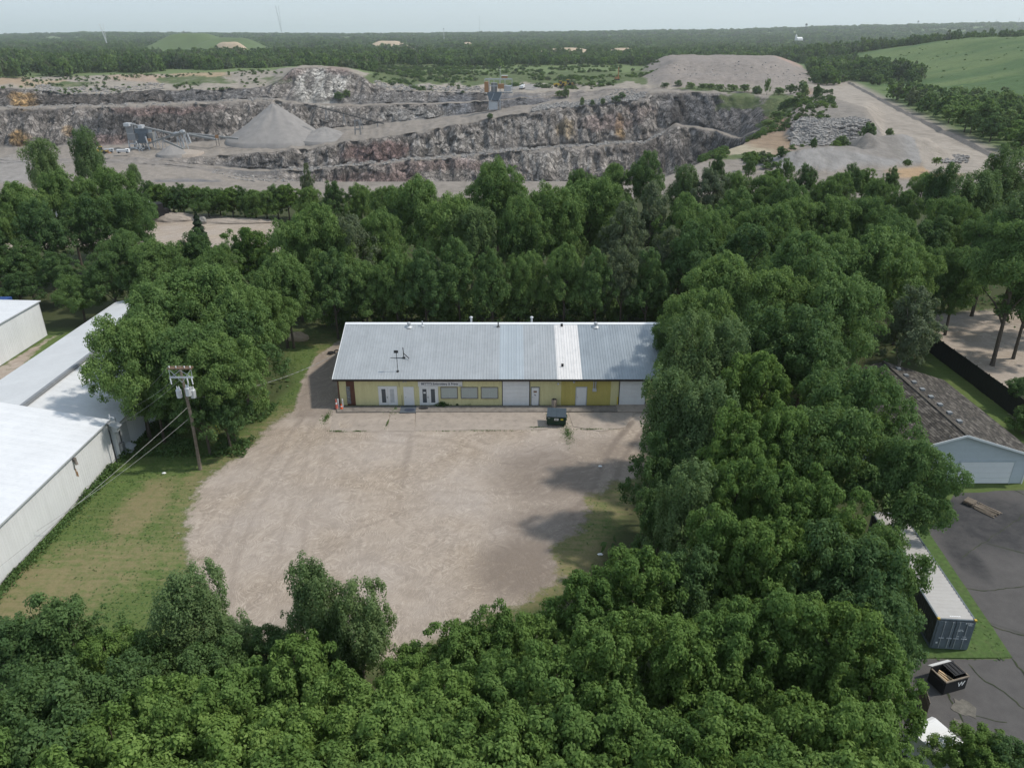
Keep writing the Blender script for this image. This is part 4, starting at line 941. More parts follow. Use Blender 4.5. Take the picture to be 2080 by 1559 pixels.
scatter('bank_scrub', PB, np.stack([sb, sb, sb*.7], -1), FARP[:4]+FARP[5:6], seed=4)
ph = rf.uniform(0, 1, 1500); xh = rf.uniform(230, 620, 1500); yh = rf.uniform(420, 1050, 1500); mh = (hill(xh, yh) > 2)*(vnoise(xh/40, yh/22, s=29) > .25); xh, yh = xh[mh], yh[mh]; sh_ = rf.uniform(.08, .26, len(xh))
scatter('hill_scrub', np.stack([xh, yh, hill(xh, yh)-.2], -1), np.stack([sh_*1.6, sh_, sh_*.6], -1), FARP[:2], seed=9)
scatter('plateau_scrub', P-np.array([0, 0, .5]), np.stack([s, s, s*.62], -1), FARP[:4]+FARP[5:6], seed=2)
# ------------------------------------------------------------------ corrugated panel helpers
def panel_mesh(name, width, length, mat, rib=.305, rh=.028, rw=.05):
    """flat sheet in the local x (width) - y (length) plane with raised ribs running along y"""
    b = MB(); prof = []
    n = max(1, int(round(width/rib))); st = width/n
    prof.append((0.004, 0))
    for i in range(n):
        c = i*st + st/2
        prof += [(c-rw*.9, 0), (c-rw*.45, rh), (c+rw*.45, rh), (c+rw*.9, 0)]
    prof.append((width-.004, 0))
    prof += [(width-.004, -.03), (.004, -.03)]
    return b.extr([(p[0], p[1]) for p in prof], 'y', 0, length).mesh(name, mat)
def frame_M(o, ex, ey):
    ex = Vector(ex).normalized(); ey = Vector(ey).normalized(); ez = ex.cross(ey)
    Mx = Matrix(((ex.x, ey.x, ez.x, o[0]), (ex.y, ey.y, ez.y, o[1]), (ex.z, ey.z, ez.z, o[2]), (0, 0, 0, 1))); return Mx
def sheets(name, parent, o, ex, ey, total, width, length, matfn, rib=.305, rh=.028, rw=.05):
    """row of panels from o along ex (total m), each running length m along ey"""
    cache = {}; n = int(round(total/width)); w = total/n
    inv = parent.matrix_basis.inverted()
    ex = Vector(ex).normalized()
    for i in range(n):
        m, lab = matfn(i, i/n)
        if m is None: continue
        if m not in cache: cache[m] = panel_mesh(name, w, length, M[m], rib, rh, rw)
        q = obj(name, cache[m], parent); q.matrix_basis = inv @ frame_M(Vector(o)+ex*w*i, ex, ey)
        if lab: q['label'] = lab

# ------------------------------------------------------------------ the yellow building
BX0, BX1, BY0, BY1, BYR = -19.1, 17.2, 75.4, 92.4, 83.9
ZE, ZR = 3.38, 6.6
bld = empty('workshop_building', (0, BY0, 0), 0, 'long low yellow metal-sided building with grey ribbed metal roof behind the gravel lot', 'building')
bpy.context.view_layer.update()
def L2(b, name, mat, parent=bld):   # shapes given in world coordinates, linked under a parent at its own place
    me = b.mesh(name, mat); me.transform(parent.matrix_basis.inverted() if parent.parent is None else (parent.parent.matrix_basis @ parent.matrix_basis).inverted())
    return obj(name, me, parent)
b = MB(); b.box(((BX0+BX1)/2, (BY0+BY1)/2+.05, 1.6), (BX1-BX0-.1, BY1-BY0-.16, 3.2)); L2(b, 'core_wall', M['yellow'])
# gable walls
for xa, xb in ((BX0, BX0+.06), (BX1-.06, BX1)):
    b = MB(); b.extr([(BY0+.1, 0), (BY1, 0), (BY1, 3.25), (BYR, 6.4), (BY0+.1, 3.25)], 'x', xa, xb); L2(b, 'gable_wall', M['yellow'])
# openings: (x0, x1, z0, z1) from the photo
def bx(px, py=800): zc_ = BY0*CS + (CAM_H-1.5)*SN; return (px-1040)/F_PX*zc_
def wallcolor(i, t):
    x = BX0 + (BX1-BX0)*(t+.012)
    if bx(697) < x < bx(717): return 'brown', 'brown wall panel'
    if bx(1131) < x < bx(1233): return 'gold', 'deeper golden yellow wall panel'
    return 'yellow', None
sheets('wall_panel', bld, (BX0, BY0-.02, 0.05), (1, 0, 0), (0, 0, 1), BX1-BX0, .915, 3.2, wallcolor, rib=.305, rh=.022, rw=.035)
# roof: front and back slopes
sl = math.hypot(BYR-BY0+.45, ZR-ZE)
def roofcol(i, t):
    px = 1040 + (BX0-.4+(BX1-BX0+.8)*(t+.012))/82.6*F_PX
    if 1130 < px < 1183: return 'roof_white', 'white roof sheet'
    if 1014 < px < 1064: return 'roof_new', 'shiny pale blue roof sheet'
    if px > 1183: return 'roof_dark', 'weathered blue-grey roof sheet'
    return 'roof', None
sheets('roof_panel', bld, (BX0-.4, BY0-.45, ZE), (1, 0, 0), (0, BYR-BY0+.45, ZR-ZE), BX1-BX0+.8, .915, sl, roofcol, rh=.032, rw=.04)
sheets('roof_panel', bld, (BX1+.4, BY1+.45, ZE), (-1, 0, 0), (0, -(BY1-BYR+.45), ZR-ZE), BX1-BX0+.8, .915, math.hypot(BY1-BYR+.45, ZR-ZE), lambda i, t: ('roof', None), rh=.032, rw=.04)
b = MB()
dy = .34; dz = dy*(ZR-ZE)/(BYR-BY0+.45)
b.extr([(BYR-dy, ZR-dz+.05), (BYR, ZR+.07), (BYR+dy, ZR-dz+.05), (BYR+dy, ZR-dz+.02), (BYR, ZR+.035), (BYR-dy, ZR-dz+.02)], 'x', BX0-.42, BX1+.42); L2(b, 'ridge_cap', M['ridge'])
b = MB(); b.box(((BX0+BX1)/2, BY0-.47, ZE-.13), (BX1-BX0+.84, .03, .2)); L2(b, 'eave_fascia', M['fascia'])
b = MB(); b.box(((BX0+BX1)/2, BY0-.24, ZE-.2), (BX1-BX0+.8, .42, .02)); L2(b, 'soffit', M['fascia'])
for xx in (BX0-.42, BX1+.42):
    b = MB(); b.bar((xx, BY0-.46, ZE-.02), (xx, BYR, ZR+.0), .05, .14); b.bar((xx, BY1+.46, ZE-.02), (xx, BYR, ZR+.0), .05, .14); L2(b, 'rake_trim', M['ridge'])
b = MB(); b.box((BX0+.06, BY0-.06, 1.6), (.14, .09, 3.15)); L2(b, 'corner_trim', M['brown'])
YF = BY0-.045
def framed(x0, x1, z0, z1, fr, mat, th=.07):
    b = MB()
    b.box(((x0+x1)/2, YF-.02, z1+fr/2), (x1-x0+2*fr, th, fr)); b.box((x0-fr/2, YF-.021, (z0+z1)/2), (fr, th, z1-z0)); b.box((x1+fr/2, YF-.021, (z0+z1)/2), (fr, th, z1-z0))
    if z0 > .3: b.box(((x0+x1)/2, YF-.03, z0-fr/2), (x1-x0+2*fr, th+.03, fr))
    return b
def double_door(px0, px1, sign=False):
    x0, x1 = bx(px0)+.12, bx(px1)-.12
    d = L2(framed(x0, x1, .08, 2.25, .13, M['trim']), 'double_door', M['trim'])
    xm = (x0+x1)/2
    for k, (a, c) in enumerate(((x0, xm-.01), (xm+.01, x1))):
        b = MB(); b.box(((a+c)/2, YF-.005, 1.16), (c-a, .05, 2.14)); L2(b, 'door_leaf', M['white'], d)
        b = MB(); b.box(((a+c)/2, YF-.035, 1.22), ((c-a)*.5, .012, 1.65)); g = L2(b, 'door_pane', M['glass'] if (sign or k == 0) else M['lgrey'], d)
    if sign:
        b = MB(); b.box(((x0+xm)/2, YF-.045, 1.6), (.26, .01, .17)); L2(b, 'paper_notice', M['trim'], d)
    b = MB(); b.box((xm-.1, YF-.06, 1.05), (.04, .06, .22)); L2(b, 'handle', M['dark'], d)
double_door(769, 807); double_door(852, 890, True)
def single_door(px0, px1, mat='white', fr='trim', win=False):
    x0, x1 = bx(px0)+.1, bx(px1)-.1
    d = L2(framed(x0, x1, .06, 2.2, .1, M[fr]), 'door', M[fr])
    b = MB(); b.box(((x0+x1)/2, YF-.01, 1.13), (x1-x0, .05, 2.12)); L2(b, 'door_leaf', M[mat], d)
    b = MB(); b.tube([(x0+.1, YF-.04, 1.05), (x0+.1, YF-.10, 1.05)], .035, 6); L2(b, 'handle', M['grey'], d)
    if win:
        b = MB(); b.box(((x0+x1)/2, YF-.04, 1.72), (.36, .012, .22)); L2(b, 'door_sign', M['woodr'], d)
        b = MB(); b.box(((x0+x1)/2-.05, YF-.04, 1.36), (.12, .012, .06)); b.box(((x0+x1)/2+.03, YF-.04, 1.28), (.14, .012, .07)); L2(b, 'blue_sticker', M['lettering'], d)
single_door(820, 841); single_door(1078, 1096, fr='grey', win=True); single_door(1169, 1192, 'white', 'lgrey')
for a, c in ((895, 930), (936, 971), (977, 1012)):
    x0, x1 = bx(a)+.07, bx(c)-.07
    w = L2(framed(x0, x1, .95, 2.2, .07, M['concd']), 'window', M['concd'])
    b = MB(); b.box(((x0+x1)/2, YF+.0, 1.575), (x1-x0, .03, 1.25)); L2(b, 'window_blind', M['blind'], w)
    b = MB(); b.box((x0+(x1-x0)*.5, YF-.03, 1.575), (.03, .03, 1.25)); b.box(((x0+x1)/2, YF-.03, 2.17), (x1-x0, .03, .04)); b.box(((x0+x1)/2, YF-.03, .98), (x1-x0, .03, .04)); L2(b, 'window_sash', M['lgrey'], w)
def garage(px0, px1):
    x0, x1 = bx(px0)+.06, bx(px1)-.06
    d = L2(framed(x0, x1, .04, 3.0, .08, M['brown']), 'garage_door', M['fascia'])
    for k in range(6):
        b = MB(); b.box(((x0+x1)/2, YF-.02, .04+.4933*(k+.5)), (x1-x0, .05, .478))
        b.box(((x0+x1)/2, YF-.05, .04+.4933*(k+.5)), (x1-x0-.1, .015, .30)); L2(b, 'door_section', M['white'], d)
garage(1020, 1076); garage(1257, 1312)
# fittings on the wall
b = MB(); 
for s_ in (-.14, .14): b.ball((bx(824)+s_, YF-.12, 2.95), .085, 8, 5)
b.box((bx(824), YF-.04, 3.0), (.16, .08, .08)); L2(b, 'floodlight', M['lgrey'])
b = MB(); b.ball((bx(1133), YF-.12, 2.68), .11, 8, 5); b.box((bx(1133), YF-.03, 2.75), (.12, .06, .12)); L2(b, 'wall_lamp', M['porc'])
b = MB(); b.ball((bx(1165), YF-.14, 2.95), .15, 8, 5); b.box((bx(1165), YF-.03, 3.0), (.12, .06, .2)); L2(b, 'electric_meter', M['lgrey'])
b = MB()
b.tube([(bx(1168), YF-.05, 3.03), (bx(1204), YF-.05, 3.03)], .025, 6)
for q in (1205, 1209): b.tube([(bx(q), YF-.08, 3.1), (bx(q), YF-.08, 1.95)], .055, 7); b.box((bx(q), YF-.08, 1.95), (.22, .12, .35))
L2(b, 'conduit', M['lgrey'])
b = MB(); b.tube([(bx(812), YF-.04, 3.1), (bx(812), YF-.04, 2.3)], .02, 5); b.tube([(bx(816), YF-.04, 1.3), (bx(816), YF-.04, .1)], .02, 5); L2(b, 'conduit', M['wood'])
b = MB()
for k in range(4): b.ball((BX0+1.1, YF-.14, .65+k*.46), .16, 10, 6); b.box((BX0+1.1, YF-.04, .42+k*.46), (.34, .1, .2))
b.box((BX0+1.1, YF-.03, 1.3), (.42, .04, 2.1)); L2(b, 'electric_meter_bank', M['grey'])
b = MB(); b.tube([(bx(1255), YF-.1, 0), (bx(1255), YF-.1, 1.1)], .06, 7); L2(b, 'guard_post', M['yel'])
# roof penetrations
def roof_pt(px, t):   # t 0 at the eave, 1 at the ridge
    zcr = 82.6*(1-t)+89.0*t; return ((px-1040)/F_PX*zcr, BY0-.45+(BYR-BY0+.45)*t, ZE+(ZR-ZE)*t)
for px, t in ((831, .93), (1210, .93)):
    x, y, z = roof_pt(px, t); b = MB()
    b.tube([(x, y, z-.1), (x, y, z+.3)], .13, 10); b.tube([(x, y, z+.3), (x, y, z+.36), (x, y, z+.5), (x, y, z+.56)], [.22, .24, .2, .05], 10); b.tube([(x, y-.02, z-.05), (x, y-.02, z+.09)], [.42, .22], 10); L2(b, 'roof_vent', M['lgrey'])
for px, t in ((858, .94), (1012, .93)):
    x, y, z = roof_pt(px, t); b = MB(); b.tube([(x, y, z-.1), (x, y, z+.6)], .07, 8); b.tube([(x, y, z), (x, y, z+.08)], [.22, .1], 8); L2(b, 'vent_pipe', M['lgrey'] if px < 900 else M['dark'])
for px in (957, 1080):
    zz = ZR-.35; x = (px-1040)/F_PX*90; b = MB(); b.tube([(x, BYR+1.2, zz-.3), (x, BYR+1.2, zz+.5)], .12, 8); b.ball((x, BYR+1.2, zz+.6), (.22, .22, .14), 8, 5); L2(b, 'roof_vent', M['lgrey'])
for px, t in ((1141, .93), (1142, .21)):
    x, y, z = roof_pt(px, t); b = MB()
    for s_ in (-.11, .11): b.box((x+s_, y, z+.16), (.05, .06, .42))
    b.box((x, y, z+.34), (.24, .06, .05)); b.box((x, y+.03, z+.15), (.16, .03, .3)); L2(b, 'flue_bracket', M['dark'])
x, y, z = roof_pt(809, .13)
b = MB(); b.tube([(x, y, z-.05), (x, y, z+.12)], [.17, .13], 9); b.tube([(x, y, z), (x-.05, y+.1, z+2.2)], .035, 6); b.box((x-.08, y+.1, z+2.3), (.46, .14, .28)); L2(b, 'roof_floodlight', M['dark'])
x, y, z = roof_pt(821, .36)
b = MB(); b.tube([(x, y, z-.05), (x-.05, y, z+1.25)], .05, 6); b.bar((x, y, z+.55), (x+.62, y-.25, z+.05), .07, .07); b.bar((x, y, z+.02), (x-1.5, y, z+.04), .04, .04); b.box((x, y, z+.05), (.3, .3, .1)); L2(b, 'antenna_mount', M['dark'])
# sign
sg = empty('shop_sign', (bx(895), YF-.10, 2.68), 0, 'long white sign board with dark blue lettering under the eave of the yellow building', 'sign')
b = MB(); b.prism([(-2.42, 0), (2.42, 0), (2.42, .05), (-2.42, .05)], -.29, .29)
obj('board', b.mesh('board', M['white']), sg)
me = text_mesh("BETTY'S Embroidery & Prints", .36, M['lettering']); o = obj('lettering', me, sg, loc=(-.05, -.012, -.10), rot=(math.pi/2, 0, 0)); o.scale = (.93, 1, 1)
b = MB(); b.box((.2, -.006, -.2), (3.9, .008, .015)); obj('rule_line', b.mesh('rule_line', M['lettering']), sg)
b = MB(); b.prism([(2.05, -.01), (2.45, -.01), (2.45, -.02), (2.05, -.02)], -.30, -.12); obj('peeling_corner', b.mesh('peeling_corner', M['lgrey']), sg)

# slabs in front
def slab(pts, mat, z=.02, name='concrete_slab'):
    P = [PW(a, c)[:2] for a, c in pts]; b = MB(); b.prism(P, -.25, z); return meta(b.build(name, M[mat]), kind='structure')
slab([(684, 826), (1303, 825), (1303, 836), (684, 838)], 'concd', .10, 'building_apron')
slab([(676, 839), (791, 838), (786, 876), (670, 877)], 'concrete', .025)
slab([(793, 838), (843, 838), (841, 876), (788, 876)], 'concrete', .03)
slab([(845, 837.5), (1108, 837), (1113, 872), (843, 875)], 'concrete', .03)
slab([(1155, 838), (1290, 838), (1270, 868), (1220, 876), (1164, 866)], 'concrete', .04)
slab([(1250, 822), (1330, 822), (1330, 838), (1255, 838)], 'concrete', .16, 'loading_pad')
slab([(815, 826), (846, 826), (844, 839), (812, 840)], 'cblue', .13, 'painted_step')
def lay(name, label, cat, c, rx, ry, mat, h=.03):
    b = MB(); b.tube([(0, 0, 0), (0, 0, h)], [1, .97], 20); o = obj(name, b.mesh(name, M[mat]), loc=c, scale=(rx, ry, 1)); return meta(o, label, cat)
x, y, _ = PW(832, 832, .13); lay('door_mat', 'dark blue oval mat on the step before the left single door', 'mat', (x, y, .132), .58, .36, 'mat')
x, y, _ = PW(860, 829, .1); lay('door_mat', 'black doormat before the glass double door under the sign', 'mat', (x, y, .10), .55, .25, 'black')
# weeds between the slabs
def weeds(name, pts, n, size, seed, mat='S', h=.12, label=None, cat=None):
    rr = np.random.default_rng(seed); P = []
    for (a, c, rx, ry, k) in pts:
        x, y, _ = PW(a, c); m = max(2, int(n*k)); t_ = rr.random(m)*6.283; r_ = np.abs(rr.normal(size=m))*.55
        P.append(np.stack([x+rx*r_*np.cos(t_), y+ry*r_*np.sin(t_), h*rr.random(m)*(1-.6*r_)+.04], -1))
    P = np.concatenate(P); Nn = rr.normal(size=P.shape)*.6+np.array([0, 0, 1.0]); V_, F_ = leaf_quads(P, Nn, size, rr)
    o = obj(name, mesh_np(name, V_, F_, LEAF[mat], fattr=rr.random(len(P))))
    return meta(o, label, cat, kind=None if label else 'stuff')
weeds('weeds', [(803, 831, .8, 1.4, 1.3), (663, 848, .45, 1.5, 1), (685, 876, 1.0, .2, .3), (728, 876, .8, .12, .2), (787, 860, .1, 1.0, .25), (1130, 843, 1.0, 1.4, 1.3), (1153, 880, .7, 2.6, 1.4), (1000, 875, 4.5, .12, .3), (900, 876, 4, .1, .15), (1200, 872, 2.6, .15, .3), (1090, 868, 1.3, .15, .2)], 420, .10, 3, h=.08)
for i, (a, c, rx, hh, lab) in enumerate(((898, 825, .95, .55, 'leafy hosta clump under the first window right of the sign door'), (952, 822, .42, .5, 'small round bush under the middle window'), (929, 823, .15, .2, 'tiny weed tuft between the first and middle window'), (1228, 820, .25, .3, 'small weed at the wall left of the right garage door'))):
    weeds('bush', [(a, c, rx, rx*.4, .6)], 600, .16, 20+i, 'D', hh, lab, 'plant')

# things in front of the building
def cone(px, py, h, mat, label):
    x, y, _ = PW(px, py); t = empty('traffic_cone', (x, y, .02), 0, label, 'traffic cone')
    b = MB(); b.tube([(0, 0, .04), (0, 0, h)], [.17, .045], 10); obj('cone', b.mesh('cone', M[mat]), t)
    b = MB(); b.box((0, 0, .02), (.42, .42, .05)); obj('base', b.mesh('base', M['dark'] if mat == 'pink' else M[mat]), t)
    b = MB(); b.tube([(0, 0, h*.5), (0, 0, h*.68)], [.115, .09], 10); obj('reflective_band', b.mesh('reflective_band', M['trim']), t)
cone(684, 830, 1.15, 'pink', 'tall faded red and white traffic marker at the left corner of the yellow building')
cone(694, 831, .62, 'orange', 'small bright orange traffic cone by the left corner of the yellow building')
for px, lab in ((690, 'white bollard between the red marker and the orange cone'), (699, 'white bollard just right of the orange cone')):
    x, y, _ = PW(px, 824); b = MB(); b.tube([(0, 0, 0), (0, 0, 1.05), (0, 0, 1.1)], [.09, .09, .05], 8); meta(obj('bollard', b.mesh('bollard', M['trim']), loc=(x, y-.5, .02)), lab, 'bollard')
x, y, _ = PW(1125, 824); t = empty('trash_can', (x, y-.4, .05), .1, 'cream plastic waste bin with open dark top against the yellow wall', 'bin')
b = MB(); b.tube([(0, 0, 0), (0, 0, .95)], [.26, .33], 4); obj('body', b.mesh('body', M['concrete']), t)
b = MB(); b.tube([(0, 0, .951), (0, 0, .97)], .24, 12); obj('opening', b.mesh('opening', M['black']), t)
b = MB(); b.box((0, -.1, .98), (.12, .3, .03)); obj('handle', b.mesh('handle', M['dark']), t)
# dark green dumpster
x0, y0, _ = PW(1131, 867); t = empty('dumpster', (x0, y0+.75, .05), math.radians(-5), 'dark green front-load dumpster with closed blue-black lid and two stickers on the lot', 'dumpster')
b = MB(); b.extr([(-.62, .15), (.62, .15), (.80, 1.35), (-.80, 1.12), ], 'x', -1.0, 1.0)
b.box((-1.04, 0, .75), (.08, 1.1, .16)); b.box((1.04, 0, .75), (.08, 1.1, .16)); obj('body', b.mesh('body', M['dgreen']), t)
b = MB()
for k in range(4): b.box((-.75+.5*k, -.745, .7), (.06, .05, .85), M=Matrix.Rotation(math.radians(10), 3, 'X'))
obj('stiffener', b.mesh('stiffener', M['dgreen']), t)
for s_ in (-.51, .51):
    b = MB(); b.box((s_, 0, 1.27), (.99, 1.68, .05), M=Matrix.Rotation(math.radians(8.2), 3, 'X'))
    for k in range(3): b.box((s_-.3+.3*k, 0, 1.31), (.05, 1.6, .03), M=Matrix.Rotation(math.radians(8.2), 3, 'X'))
    obj('lid', b.mesh('lid', M['lid']), t)
def sticker(nm, xx, w, h, m, zz=.85):
    b = MB(); b.box((xx, -.77+(.85-zz)*.0, zz), (w, .014, h), M=Matrix.Rotation(math.radians(10), 3, 'X')); o = obj(nm, b.mesh(nm, M[m]), t); o['label'] = nm.replace('_', ' ')
sticker('white_sticker', 0.0, .46, .28, 'trim'); sticker('yellow_sticker', .60, .30, .20, 'yel', .86); sticker('small_sticker', -.76, .16, .09, 'trim', .98)
b = MB(); b.box((.02, -.79, .88), (.3, .006, .06), M=Matrix.Rotation(math.radians(10), 3, 'X')); b.box((-.05, -.785, .80), (.18, .006, .03), M=Matrix.Rotation(math.radians(10), 3, 'X')); obj('sticker_print', b.mesh('sticker_print', M['dark']), t)
for sx in (-.8, .8):
    for sy in (-.5, .5):
        b = MB(); b.tube([(sx-.04, sy, .08), (sx+.04, sy, .08)], .08, 8); obj('caster', b.mesh('caster', M['dark']), t)
# tyres behind the left corner
x, y, _ = PW(672, 718); 
for k, (dx, dy_, lab) in enumerate(((0, 0, 'flat black tyre on the bare soil left of the building'), (.7, .35, 'black tyre leaning near the left gable end'))):
    b = MB(); pts = [(.32*math.cos(a*math.pi/8), .32*math.sin(a*math.pi/8), .1) for a in range(17)]; b.tube(pts, .1, 6, cap=False); o = obj('tyre', b.mesh('tyre', M['black']), loc=(x+dx, y+dy_, .02)); meta(o, lab, 'tyre')
    if k: o.rotation_euler = (.5, 0, .4)
x, y, _ = PW(683, 735, 2); t = empty('propane_tank', (BX0-.75, 80.3, 0), 0, 'small white upright tank at the left gable wall', 'tank')
b = MB(); b.tube([(0, 0, .1), (0, 0, .2), (0, 0, 1.2), (0, 0, 1.35)], [.2, .32, .32, .15], 10); obj('body', b.mesh('body', M['white']), t); b = MB(); b.tube([(0, 0, 1.35), (0, 0, 1.47)], .08, 7); obj('valve_cap', b.mesh('valve_cap', M['lgrey']), t)
x, y, _ = PW(605, 688); b = MB(); b.ball((0, 0, 0), (1.6, 1.2, .8), 14, 8, .25, 4); meta(obj('dirt_pile', b.mesh('dirt_pile', M['sand']), loc=(x, y, .05)), 'small tan heap of soil on the grass left of the building', 'dirt pile')

# ------------------------------------------------------------------ white metal buildings on the left
def warehouse(name, label, x0, x1, y0, y1, ze, zr, vent=None, single=False, rm='whiter'):
    t = empty(name, (x1, y0, 0), 0, label, 'warehouse'); xm = (x0+x1)/2
    b = MB(); b.box(((x0+x1)/2, (y0+y1)/2, ze/2-.03), (x1-x0-.16, y1-y0-.16, ze-.1)); L2(b, 'core_wall', M['whitew'], t)
    for ya, yb in ((y0+.02, y0+.08), (y1-.08, y1-.02)):
        prof = [(x0, 0), (x1, 0), (x1, ze-.05), (xm, zr-.08), (x0, ze-.05)] if not single else [(x0, 0), (x1, 0), (x1, ze-.06), (x0, zr-.06)]
        b = MB(); b.extr(prof, 'y', ya, yb); L2(b, 'gable_wall', M['whitew'], t)
    sheets('wall_panel', t, (x1, y0, .05), (0, 1, 0), (0, 0, 1), y1-y0, .92, ze-.1, lambda i, q: ('whitew', None), rib=.3, rh=.014)
    if not single:
        l = math.hypot(xm-x1-.3, zr-ze)
        sheets('roof_panel', t, (x1+.3, y0-.15, ze-.03), (0, 1, 0), (xm-x1-.3, 0, zr-ze), y1-y0+.3, .92, l, lambda i, q: (rm, None), rib=.46, rh=.012)
        sheets('roof_panel', t, (x0-.3, y1+.15, ze-.03), (0, -1, 0), (xm-x0+.3, 0, zr-ze), y1-y0+.3, .92, l, lambda i, q: (rm, None), rib=.46, rh=.012)
    else:
        sheets('roof_panel', t, (x1+.2, y0-.1, ze), (0, 1, 0), (x0-x1-.4, 0, zr-ze), y1-y0+.2, .92, math.hypot(x0-x1-.4, zr-ze), lambda i, q: (rm, None), rib=.46, rh=.012)
    b = MB(); b.box((x1+.30 if not single else x1+.2, (y0+y1)/2, ze-.07), (.04, y1-y0+.3, .14)); L2(b, 'eave_trim', M['lgrey'], t)
    if vent:
        b = MB(); b.box((xm, (vent[0]+vent[1])/2, zr+.10), (.55, vent[1]-vent[0], .22)); b.box((xm, (vent[0]+vent[1])/2, zr+.24), (.32, vent[1]-vent[0], .06)); L2(b, 'ridge_vent', M['grey'] if vent[2] else M['woodr'], t)
    return t
w1 = warehouse('warehouse', 'nearest white metal warehouse with bright ribbed roof at the left edge of the lot', -58.0, -38.2, 22.0, 63.4, 4.4, 6.3, vent=(34, 63.2, False))
w2 = warehouse('warehouse', 'white metal warehouse with long dark ridge vent half under the broad tree', -54.6, -37.8, 63.7, 100.0, 3.75, 5.4, vent=(63.9, 98, True), rm='whiter2')
w3 = warehouse('warehouse', 'white metal shed with blank side wall farthest up the left edge', -90.0, -63.5, 70.0, 97.0, 4.95, 5.6, single=True)
xw = -38.2
# fittings on the warehouse walls (all one with them)
def wfit(parent, name, mat, b): return L2(b, name, mat, parent)
def by(px, py, z, x): # Y on the wall plane x
    v = (py-779.5)/F_PX; u = (px-1040)/F_PX; zc_ = x/u; return zc_*float(fwd(py)), CAM_H-zc_*float(down(py))
yy, zz = by(147, 925, 0, xw+.05); b = MB(); b.box((xw+.12, yy, 3.75), (.22, .3, .3)); b.tube([(xw+.2, yy, 3.6), (xw+.3, yy-.1, 3.3)], .12, 8); wfit(w1, 'wall_lamp', M['concd'], b)
b = MB()
for k in range(3): b.box((xw+.028, yy-.1+.1*k, 2.7-.22*k), (.006, .05+.02*k, 1.1-.3*k))
wfit(w1, 'rust_streak', M['rust'], b)
for (pa, pb, w_, nm) in ((227, 867, .9, 'upper_hood'), (257, 912, 1.0, 'lower_hood')):
    yy, zz = by(pa, pb, 0, -37.8); b = MB(); z0 = max(.6, zz)
    b.extr([(-37.8, z0+.45), (-37.0, z0+.1), (-37.0, z0+.02), (-37.8, z0+.36)], 'y', yy-w_/2, yy+w_/2)
    b.box((-37.45, yy, z0-.15), (.5, w_*.6, .5)); wfit(w2, 'vent_hood', M['lgrey'], b)
for (pa, pb) in ((222, 880), (240, 870)):
    yy, zz = by(pa, pb, 0, -37.75); b = MB(); b.box((-37.72, yy, 1.9), (.09, .09, 3.6)); wfit(w2, 'downpipe', M['dark'], b)
b = MB(); b.box((-37.74, 65.0, 1.6), (.06, 1.6, 3.0)); wfit(w2, 'grey_door', M['lgrey'], b)
b = MB(); b.box((-37.6, 64.0, 1.3), (.25, .5, .7)); b.tube([(-37.65, 64.0, 1.6), (-37.65, 64.0, 4.3)], .04, 6); wfit(w2, 'electric_cabinet', M['grey'], b)
b = MB(); b.tube([(-37.95, 63.6, 4.2), (-37.9, 63.6, 4.9)], .05, 6); b.box((-37.8, 63.6, 4.6), (.5, .06, .06)); b.ball((-37.6, 63.6, 4.5), .08, 6, 4); wfit(w1, 'service_mast', M['porc'], b)
b = MB(); b.box((-74, 99.5, 2.2), (9, 2.5, 4.2)); meta(b.build('blue_tarp_load', M['blue']), 'strip of blue tarp behind the farthest white shed', 'tarp')

# ------------------------------------------------------------------ utility pole and wires
px_, py_, _ = PW(407, 953)
pole = empty('utility_pole', (px_, py_, 0), 0, 'weathered wooden utility pole with braced crossarms and three grey transformers', 'utility pole')
HP = 10.6
b = MB(); b.tube([(0, 0, -.3), (.1, .05, HP*.5), (-.05, .05, HP)], [.19, .16, .12], 10); obj('pole', b.mesh('pole', M['wood']), pole)
for z_, w_ in ((HP-.15, 2.15), (HP-1.0, 2.1)):
    b = MB(); b.box((0, -.14, z_), (w_, .12, .14)); b.box((0, .18, z_), (w_, .12, .14)) if z_ > HP-.5 else None; obj('crossarm', b.mesh('crossarm', M['woodr'] if z_ > HP-.5 else M['lgrey']), pole)
b = MB()
for s_ in (-1, 1):
    b.bar((s_*.98, -.14, HP-.2), (s_*.98, -.14, HP-1.0), .035); b.bar((0, -.14, HP-1.5), (s_*.95, -.14, HP-.25), .04); b.bar((0, -.14, HP-.3), (s_*.9, -.14, HP-1.0), .04)
obj('brace', b.mesh('brace', M['lgrey']), pole)
for k, (dx, dy_, zz) in enumerate(((-.50, -.1, HP-2.6), (.42, -.25, HP-2.35), (.62, .2, HP-2.75))):
    b = MB(); b.tube([(dx, dy_, zz-.42), (dx, dy_, zz-.38), (dx, dy_, zz+.36), (dx, dy_, zz+.44)], [.2, .25, .25, .18], 12); tr = obj('transformer', b.mesh('transformer', M['lgrey']), pole)
    for s_ in (-.09, .09):
        b = MB(); b.tube([(dx+s_, dy_, zz+.4), (dx+s_, dy_, zz+.52), (dx+s_, dy_, zz+.62), (dx+s_, dy_, zz+.72)], [.04, .065, .05, .03], 7); obj('bushing', b.mesh('bushing', M['porc']), tr)
for dx, zz in ((-.95, HP-1.35), (.55, HP-1.35), (.95, HP-1.35)):
    b = MB(); b.tube([(dx, -.25, zz+.3), (dx+.05, -.3, zz-.25)], .055, 7); obj('cutout_fuse', b.mesh('cutout_fuse', M['porc']), pole)
for s_ in (-.9, -.3, .45, .95):
    b = MB(); b.tube([(s_, -.14, HP-.08), (s_, -.14, HP+.06), (s_, -.14, HP+.1)], [.04, .06, .03], 6); obj('insulator', b.mesh('insulator', M['porc']), pole)
